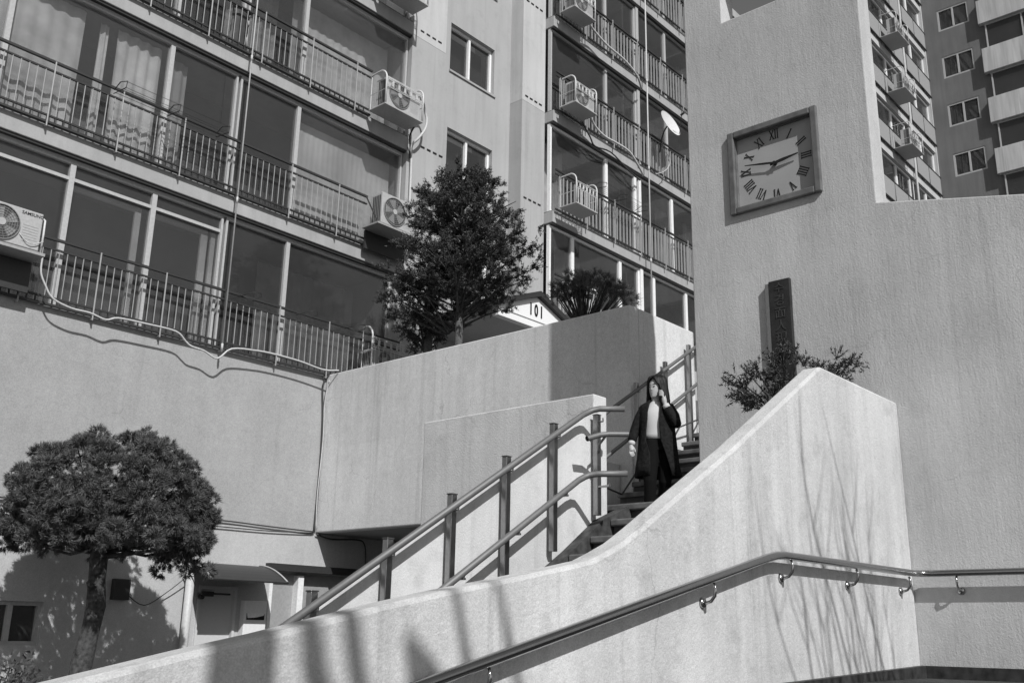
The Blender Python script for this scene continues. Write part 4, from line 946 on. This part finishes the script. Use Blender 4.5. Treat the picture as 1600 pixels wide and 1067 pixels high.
# --- small yew on the landing behind the parapet peak
rs = np.random.RandomState(21)
YW = thing('yew_shrub', 'small dark needle shrub peeking over the peaked ramp parapet', 'shrub', (8.35, 3.95, LAND))
M().tube([(8.35,3.95,LAND),(8.35,3.95,LAND+0.4)], [0.20,0.24], 16).build('pot', 'doordk', YW)
br = M(); P=[]; D=[]; Ls=[]
tips = [(4.47,3.93),(4.42,3.83),(4.36,3.98),(4.30,3.75),(4.28,4.02),(4.22,4.06),(4.15,4.00),(4.08,4.12),(4.0,4.08),(3.92,4.14),(3.88,4.18),(3.80,4.10),(3.72,4.02),(3.62,4.00),(3.55,3.93),(3.46,3.95),(3.38,3.98),(3.30,4.00),(4.34,3.74),(4.25,3.70),(4.1,3.85),(4.05,3.95),(3.95,3.9),(4.33,3.86),(4.36,3.80),(4.18,3.78),(3.98,3.98),(3.5,3.86),(3.42,3.84)]
for (y, z) in tips:
    for rep in range(3):
        c = np.array([8.32+rs.uniform(-0.16,0.16), y+rs.uniform(-0.05,0.05), z-0.04+rs.uniform(-0.05,0.02)])
        o0 = np.array([8.35, 3.95, LAND+0.65]); mid = (c+o0)/2+np.array([0,0,0.06])
        if rep == 0: br.tube([tuple(o0), tuple(mid), tuple(c)], [0.012,0.008,0.004], 5)
        tw = (c-mid); tw /= np.linalg.norm(tw)
        for b_ in range(5):
            t2 = tw*0.9+rs.normal(scale=0.45,size=3); t2 /= np.linalg.norm(t2); m_ = 20; s_ = rs.rand(m_)[:,None]
            P.append(c-tw*0.05+t2*0.12*s_); D.append(np.tile(t2,(m_,1))*0.5+rs.normal(scale=0.6,size=(m_,3))); Ls.append(rs.uniform(0.02,0.04,m_))
br.build('branches', 'bark', YW); tri_cloud('foliage', np.vstack(P), np.vstack(D), np.concatenate(Ls), 0.011, 'shrub', YW)

# --- leafy bush at the bottom left corner
rs = np.random.RandomState(31)
BU = thing('bush', 'twiggy leafy bush in the bottom left corner below the small window', 'shrub', (3.4, 8.4, 0))
br = M(); P=[]; D=[]; Ls=[]
for i in range(70):
    c = np.array([3.35+rs.uniform(-0.9,0.62), 8.4+rs.uniform(-0.4,0.4), 1.26+rs.uniform(-0.55,0.08)]); c[2] -= 0.45*abs(c[0]-3.3)**2
    if i % 2 == 0: br.tube([(3.35+0.3*rs.randn(),8.4,0.2), tuple(c*0.6+np.array([3.35,8.4,0.2])*0.4), tuple(c+np.array([0,0,0.08]))], [0.014,0.010,0.003], 5)
    m_=60; P.append(c+rs.normal(scale=0.07,size=(m_,3))); D.append(rs.normal(size=(m_,3))+np.array([0,0,0.6])); Ls.append(rs.uniform(0.03,0.06,m_))
br.build('twigs', 'bark', BU); tri_cloud('leaves', np.vstack(P), np.vstack(D), np.concatenate(Ls), 0.025, 'shrub', BU)

# dark bundle hung by the drain pipe on the upper balcony
HB = M(); rs = np.random.RandomState(4); rings = []
for k in range(9):
    zz = 11.02+0.1*k; rings.append([(8.08+(0.16+0.03*math.sin(k*1.7))*math.cos(2*PI*j/16)+0.02*rs.randn(), 13.42+0.0+0.035*math.sin(2*PI*j/16), zz+0.01*rs.randn()) for j in range(16)])
tag(HB.loft(rings).build('bundle', 'cabled', smooth=True), 'dark bundle hanging behind the top balcony rail by the drain pipe', 'bundle')

# ================================================================ PERSON on the landing
BASE = Vector((9.2, 5.87, LAND)); VV = Vector((0.843, 0.538, 0)).normalized(); RR = Vector((VV.y, -VV.x, 0))
def W(a, b, c): return BASE + RR*a + VV*b + Vector((0,0,c))      # a: to the viewer's right, b: away, c: up
PE = thing('person', 'person in long dark open coat and pale top, phone at ear, on the stairs', 'person', BASE)
def ring(a, b, c, ra, rb_, n=20, tw=0.0):
    return [W(a+ra*math.cos(2*PI*k/n+tw), b+rb_*math.sin(2*PI*k/n+tw), c) for k in range(n)]
def limb(m, pts, rs_, n=12):
    m.tube([W(*p) for p in pts], rs_, n)
def remesh(o, vox=0.006, smooth=2):
    r = o.modifiers.new('remesh', 'REMESH'); r.mode = 'VOXEL'; r.voxel_size = vox; r.use_smooth_shade = True
    s = o.modifiers.new('smooth', 'SMOOTH'); s.factor = 0.5; s.iterations = smooth
    return o
# face looks to the viewer's left and a little down
body = M()
hx, hb, hz_ = -0.022, 0.0, 1.515            # head centre
F = Vector((-0.62, -0.78, -0.10)).normalized(); FS = Vector((F.y, -F.x, 0)).normalized()*-1.0   # forward, sideways
def HD(s, f, u):                             # head-local point: sideways, forward, up
    return (hx + FS.x*s + F.x*f, hb + FS.y*s + F.y*f, hz_ + u + F.z*f)
def hring(u, rs_, rf, fo=0.0, n=20):
    return [W(*HD(rs_*math.cos(2*PI*k/n), rf*math.sin(2*PI*k/n)+fo, u)) for k in range(n)]
body.loft([hring(-0.120, 0.022, 0.026, 0.050), hring(-0.108, 0.038, 0.044, 0.040), hring(-0.085, 0.052, 0.062, 0.026), hring(-0.05, 0.064, 0.078, 0.014), hring(-0.01, 0.070, 0.088, 0.006), hring(0.035, 0.074, 0.094, 0.0), hring(0.075, 0.066, 0.084, -0.004), hring(0.105, 0.044, 0.056, -0.006), hring(0.118, 0.015, 0.02, -0.006)])
body.loft([[W(*HD(s*0.011, 0.083+f, -0.045+u)) for s, f, u in ((-1,-0.004,0),(1,-0.004,0),(1.1,-0.016,-0.004),(-1.1,-0.016,-0.004))],
           [W(*HD(s, 0.083+f, u)) for s, f, u in ((-0.008,0.018,-0.030),(0.008,0.018,-0.030),(0.012,-0.01,-0.032),(-0.012,-0.01,-0.032))],
           [W(*HD(s, 0.083+f, u)) for s, f, u in ((-0.005,0.004,0.015),(0.005,0.004,0.015),(0.008,-0.012,0.015),(-0.008,-0.012,0.015))]])
for s in (-1, 1): body.blob(W(*HD(s*0.074, -0.005, -0.01)), 0.012, 0.018, 0.03, 8, 6)
limb(body, [(-0.035,0.012,1.25),(-0.035,0.006,1.34),(-0.03,0.0,1.42)], [0.062,0.050,0.050])
body.loft([ring(-0.02,0.02,0.86,0.150,0.10), ring(-0.025,0.02,0.95,0.130,0.09), ring(-0.03,0.015,1.05,0.115,0.085), ring(-0.035,0.01,1.17,0.130,0.095), ring(-0.033,0.015,1.26,0.145,0.085), ring(-0.033,0.015,1.305,0.09,0.06)])
legsL = [(-0.095,-0.02,0.90),(-0.105,-0.06,0.66),(-0.115,-0.09,0.46),(-0.120,-0.06,0.25),(-0.125,-0.03,0.08)]
legsR = [(0.045,0.03,0.90),(0.050,0.02,0.66),(0.045,0.03,0.47),(0.030,0.12,0.32),(0.030,0.19,0.25)]
limb(body, legsL, [0.082,0.072,0.052,0.050,0.034]); limb(body, legsR, [0.082,0.072,0.052,0.050,0.034])
armL = [(-0.165,0.02,1.275),(-0.215,0.02,1.17),(-0.268,0.02,1.04),(-0.295,-0.01,0.95),(-0.312,-0.04,0.86)]
armR = [(0.115,0.02,1.285),(0.160,0.0,1.19),(0.178,-0.06,1.09),(0.125,-0.13,1.19),(0.066,-0.125,1.30)]
limb(body, armL, [0.048,0.042,0.036,0.030,0.022]); limb(body, armR, [0.048,0.042,0.038,0.032,0.022])
# hanging hand (viewer's left)
limb(body, [(-0.312,-0.045,0.868),(-0.311,-0.055,0.82),(-0.306,-0.062,0.79)], [0.022,0.030,0.027])
for k, (dx, ln) in enumerate(((-0.026,0.062),(-0.009,0.072),(0.008,0.066),(0.022,0.052))):
    limb(body, [(-0.306+dx,-0.062,0.795),(-0.302+dx*0.9,-0.078,0.795-ln*0.55),(-0.294+dx*0.8,-0.074,0.795-ln)], [0.0092,0.0085,0.0068], 8)
limb(body, [(-0.288,-0.060,0.835),(-0.272,-0.080,0.805),(-0.268,-0.092,0.775)], [0.010,0.0095,0.0075], 8)
# raised hand (viewer's right), fingers curled round the phone at the ear
limb(body, [(0.066,-0.125,1.295),(0.058,-0.120,1.34),(0.054,-0.112,1.375)], [0.022,0.029,0.026])
for k in range(4):
    dz = 0.018*k
    limb(body, [(0.052,-0.118,1.372+dz*0.9),(0.034,-0.135,1.395+dz),(0.010,-0.128,1.398+dz),(0.004,-0.108,1.396+dz)], [0.0095,0.009,0.008,0.007], 8)
limb(body, [(0.066,-0.105,1.35),(0.070,-0.085,1.39),(0.062,-0.07,1.42)], [0.010,0.0095,0.0075], 8)
bo = remesh(body.build('body', 'skin', PE, smooth=True), 0.0055, 2)
# facial features, let into the skin
eyes = M()
for s in (-0.031, 0.031): eyes.blob(W(*HD(s, 0.083, 0.004)), 0.013, 0.011, 0.0055, 10, 6)
eyes.build('eyes', 'eye', bo, smooth=True)['kind'] = 'stuff'
bw_ = M()
for s in (-1, 1): bw_.tube([W(*HD(s*0.016,0.090,0.027)), W(*HD(s*0.034,0.086,0.032)), W(*HD(s*0.050,0.072,0.026))], [0.0035,0.004,0.002], 6)
bw_.build('eyebrows', 'hair', bo)['kind'] = 'stuff'
M().tube([W(*HD(-0.022,0.074,-0.072)), W(*HD(-0.008,0.083,-0.069)), W(*HD(0.008,0.083,-0.069)), W(*HD(0.022,0.074,-0.072))], [0.003,0.007,0.007,0.003], 8).build('lips', 'lips', bo, smooth=True)
# hair: shoulder length, open at the face
hair = M(); n = 40
def hr(u, rs_, rf, fo, gap):
    out_ = []
    for k in range(n+1):
        a = PI/2 + gap + (2*PI-2*gap)*k/n
        wob = 1.0+0.03*math.sin(a*11)+0.02*math.sin(a*23+u*30)
        out_.append(W(*HD(rs_*math.cos(a)*wob, rf*math.sin(a)*wob+fo, u)))
    return out_
hair.loft([hr(0.134,0.01,0.012,-0.010,0.02), hr(0.128,0.048,0.060,-0.014,0.05), hr(0.106,0.078,0.090,-0.016,0.25), hr(0.078,0.090,0.102,-0.018,0.62), hr(0.045,0.096,0.106,-0.018,0.92), hr(-0.01,0.100,0.106,-0.020,1.04), hr(-0.05,0.104,0.106,-0.022,1.06),
           hr(-0.10,0.111,0.110,-0.024,1.00), hr(-0.15,0.118,0.112,-0.025,0.92), hr(-0.20,0.122,0.108,-0.028,0.90), hr(-0.235,0.112,0.098,-0.030,0.95)], closed=False, cap=False)
rh = random.Random(5); prof_ = [(0.128,0.050,0.062,-0.008),(0.108,0.080,0.098,-0.008),(0.07,0.094,0.108,-0.012),(0.02,0.102,0.110,-0.015),(-0.05,0.109,0.110,-0.018),(-0.10,0.115,0.113,-0.020),(-0.16,0.122,0.114,-0.023),(-0.21,0.124,0.110,-0.027),(-0.25,0.115,0.10,-0.03)]
for q in range(170):
    a = PI/2 + rh.uniform(0.10, 2*PI-0.10); k1 = rh.randint(6, 8); pts = []
    for k in range(0, k1+1):
        u, rs_, rf, fo = prof_[k]; gp = (0.10,0.28,0.66,0.98,1.05,1.02,0.94,0.9,0.92)[k]
        aa = min(max(a, PI/2+gp), 2.5*PI-gp)+0.05*math.sin(k*0.9+q); ex_ = 1.0+rh.uniform(-0.03, 0.05)
        pts.append(W(*HD(rs_*math.cos(aa)*ex_, rf*math.sin(aa)*ex_+fo, u+rh.uniform(-0.01, 0.01))))
    hair.tube(pts, [0.004]*k1+[0.0015], 5)
ho = hair.build('hair', 'hair', PE, smooth=True); sd_ = ho.modifiers.new('solid', 'SOLIDIFY'); sd_.thickness = 0.016; sd_.offset = -1
# pale knitted top and trousers
tp = M().loft([ring(-0.045,0.005,0.925,0.140,0.105), ring(-0.045,0.0,0.98,0.134,0.102), ring(-0.045,0.0,1.06,0.126,0.100), ring(-0.042,-0.004,1.16,0.138,0.110), ring(-0.038,0.006,1.25,0.146,0.098), ring(-0.036,0.01,1.30,0.100,0.074), ring(-0.035,0.008,1.345,0.060,0.058), ring(-0.034,0.006,1.352,0.052,0.050)])
tp.build('knit_top', 'shirt', PE, smooth=True)
ts = M(); ts.loft([ring(-0.025,0.01,0.80,0.160,0.105), ring(-0.03,0.01,0.88,0.155,0.105), ring(-0.035,0.008,0.945,0.140,0.10)])
limb(ts, [(p[0],p[1],max(p[2],0.10)) for p in legsL], [0.092,0.084,0.070,0.066,0.060], 14); limb(ts, legsR, [0.092,0.084,0.070,0.066,0.058], 14)
remesh(ts.build('trousers', 'trousers', PE, smooth=True), 0.009, 2)
for (x, b, z) in ((-0.125,-0.03,0.0), (0.030,0.19,0.17)):
    s_ = M().loft([[W(x+da*sc, b+db*sc2-0.05, z+zz) for da, db in ((-0.04,0.10),(0.04,0.10),(0.048,0.0),(0.045,-0.10),(0.02,-0.15),(-0.02,-0.15),(-0.045,-0.10),(-0.048,0.0))] for zz, sc, sc2 in ((0.0,1.0,1.0),(0.03,1.0,1.0),(0.06,0.85,0.85),(0.10,0.7,0.45))])
    s_.build('shoe', 'shoe', PE, smooth=True)
# coat: open at the front, knee length, with sleeves, lapels and pale cuffs
def crs(c, ra, rb_, a0, b0, g0, g1, n=72):
    """ring of the coat, open between angles g0 (viewer's left front edge) and g1 (right front edge); front is b negative"""
    out_ = []
    st_a, en_a = -PI/2+g1, -PI/2-g0+2*PI
    for k in range(n+1):
        a = st_a+(en_a-st_a)*k/n
        fold = 1+0.06*math.sin(a*5+c*3)*max(0, (1.05-c))+0.018*math.sin(a*13+c*17)+0.012*math.sin(c*40+a*4)
        out_.append(W(a0+ra*math.cos(a)*fold, b0+rb_*math.sin(a)*fold, c))
    return out_
coat = M().loft([crs(0.515,0.238,0.185,-0.035,0.02,0.32,0.72), crs(0.62,0.228,0.178,-0.033,0.02,0.34,0.58), crs(0.75,0.212,0.168,-0.030,0.02,0.38,0.42), crs(0.90,0.196,0.152,-0.028,0.015,0.66,0.18), crs(1.02,0.184,0.140,-0.028,0.012,0.66,0.14),
                 crs(1.14,0.186,0.138,-0.028,0.012,0.58,0.14), crs(1.22,0.190,0.130,-0.026,0.014,0.54,0.16), crs(1.285,0.184,0.114,-0.026,0.016,0.46,0.20), crs(1.318,0.150,0.095,-0.027,0.018,0.50,0.30), crs(1.34,0.105,0.082,-0.028,0.018,0.62,0.42), crs(1.36,0.075,0.068,-0.030,0.018,0.9,0.7)], closed=False, cap=False)
co = coat.build('coat', 'coat', PE, smooth=True); sd_ = co.modifiers.new('solid', 'SOLIDIFY'); sd_.thickness = 0.014; sd_.offset = 1
M().tube([W(*p) for p in [(-0.150,0.02,1.285)]+armL[1:4]+[(-0.305,-0.03,0.90)]], [0.066,0.062,0.056,0.050,0.047], 14).build('sleeve', 'coat', co, smooth=True)
M().tube([W(*p) for p in [(0.100,0.02,1.295)]+armR[1:3]+[(0.168,-0.10,1.09),(0.125,-0.13,1.185),(0.090,-0.130,1.255)]], [0.066,0.063,0.060,0.056,0.052,0.047], 14).build('sleeve', 'coat', co, smooth=True)
M().tube([W(-0.303,-0.03,0.905), W(-0.313,-0.042,0.862)], [0.040,0.037], 14).build('cuff', 'shirt', PE, smooth=True)
M().tube([W(0.092,-0.130,1.25), W(0.070,-0.127,1.292)], [0.040,0.037], 14).build('cuff', 'shirt', PE, smooth=True)
PH = tag(M().add([W(0.036,-0.095,1.37), W(0.050,-0.085,1.37), W(0.040,-0.075,1.50), W(0.026,-0.085,1.50), W(0.030,-0.160+0.02,1.37), W(0.044,-0.150+0.02,1.37), W(0.034,-0.140+0.02,1.50), W(0.020,-0.150+0.02,1.50)],
                 [(0,1,2,3),(7,6,5,4),(0,4,5,1),(1,5,6,2),(2,6,7,3),(3,7,4,0)]).build('mobile_phone', 'ink'), 'dark phone held to the ear of the person on the stairs', 'phone')
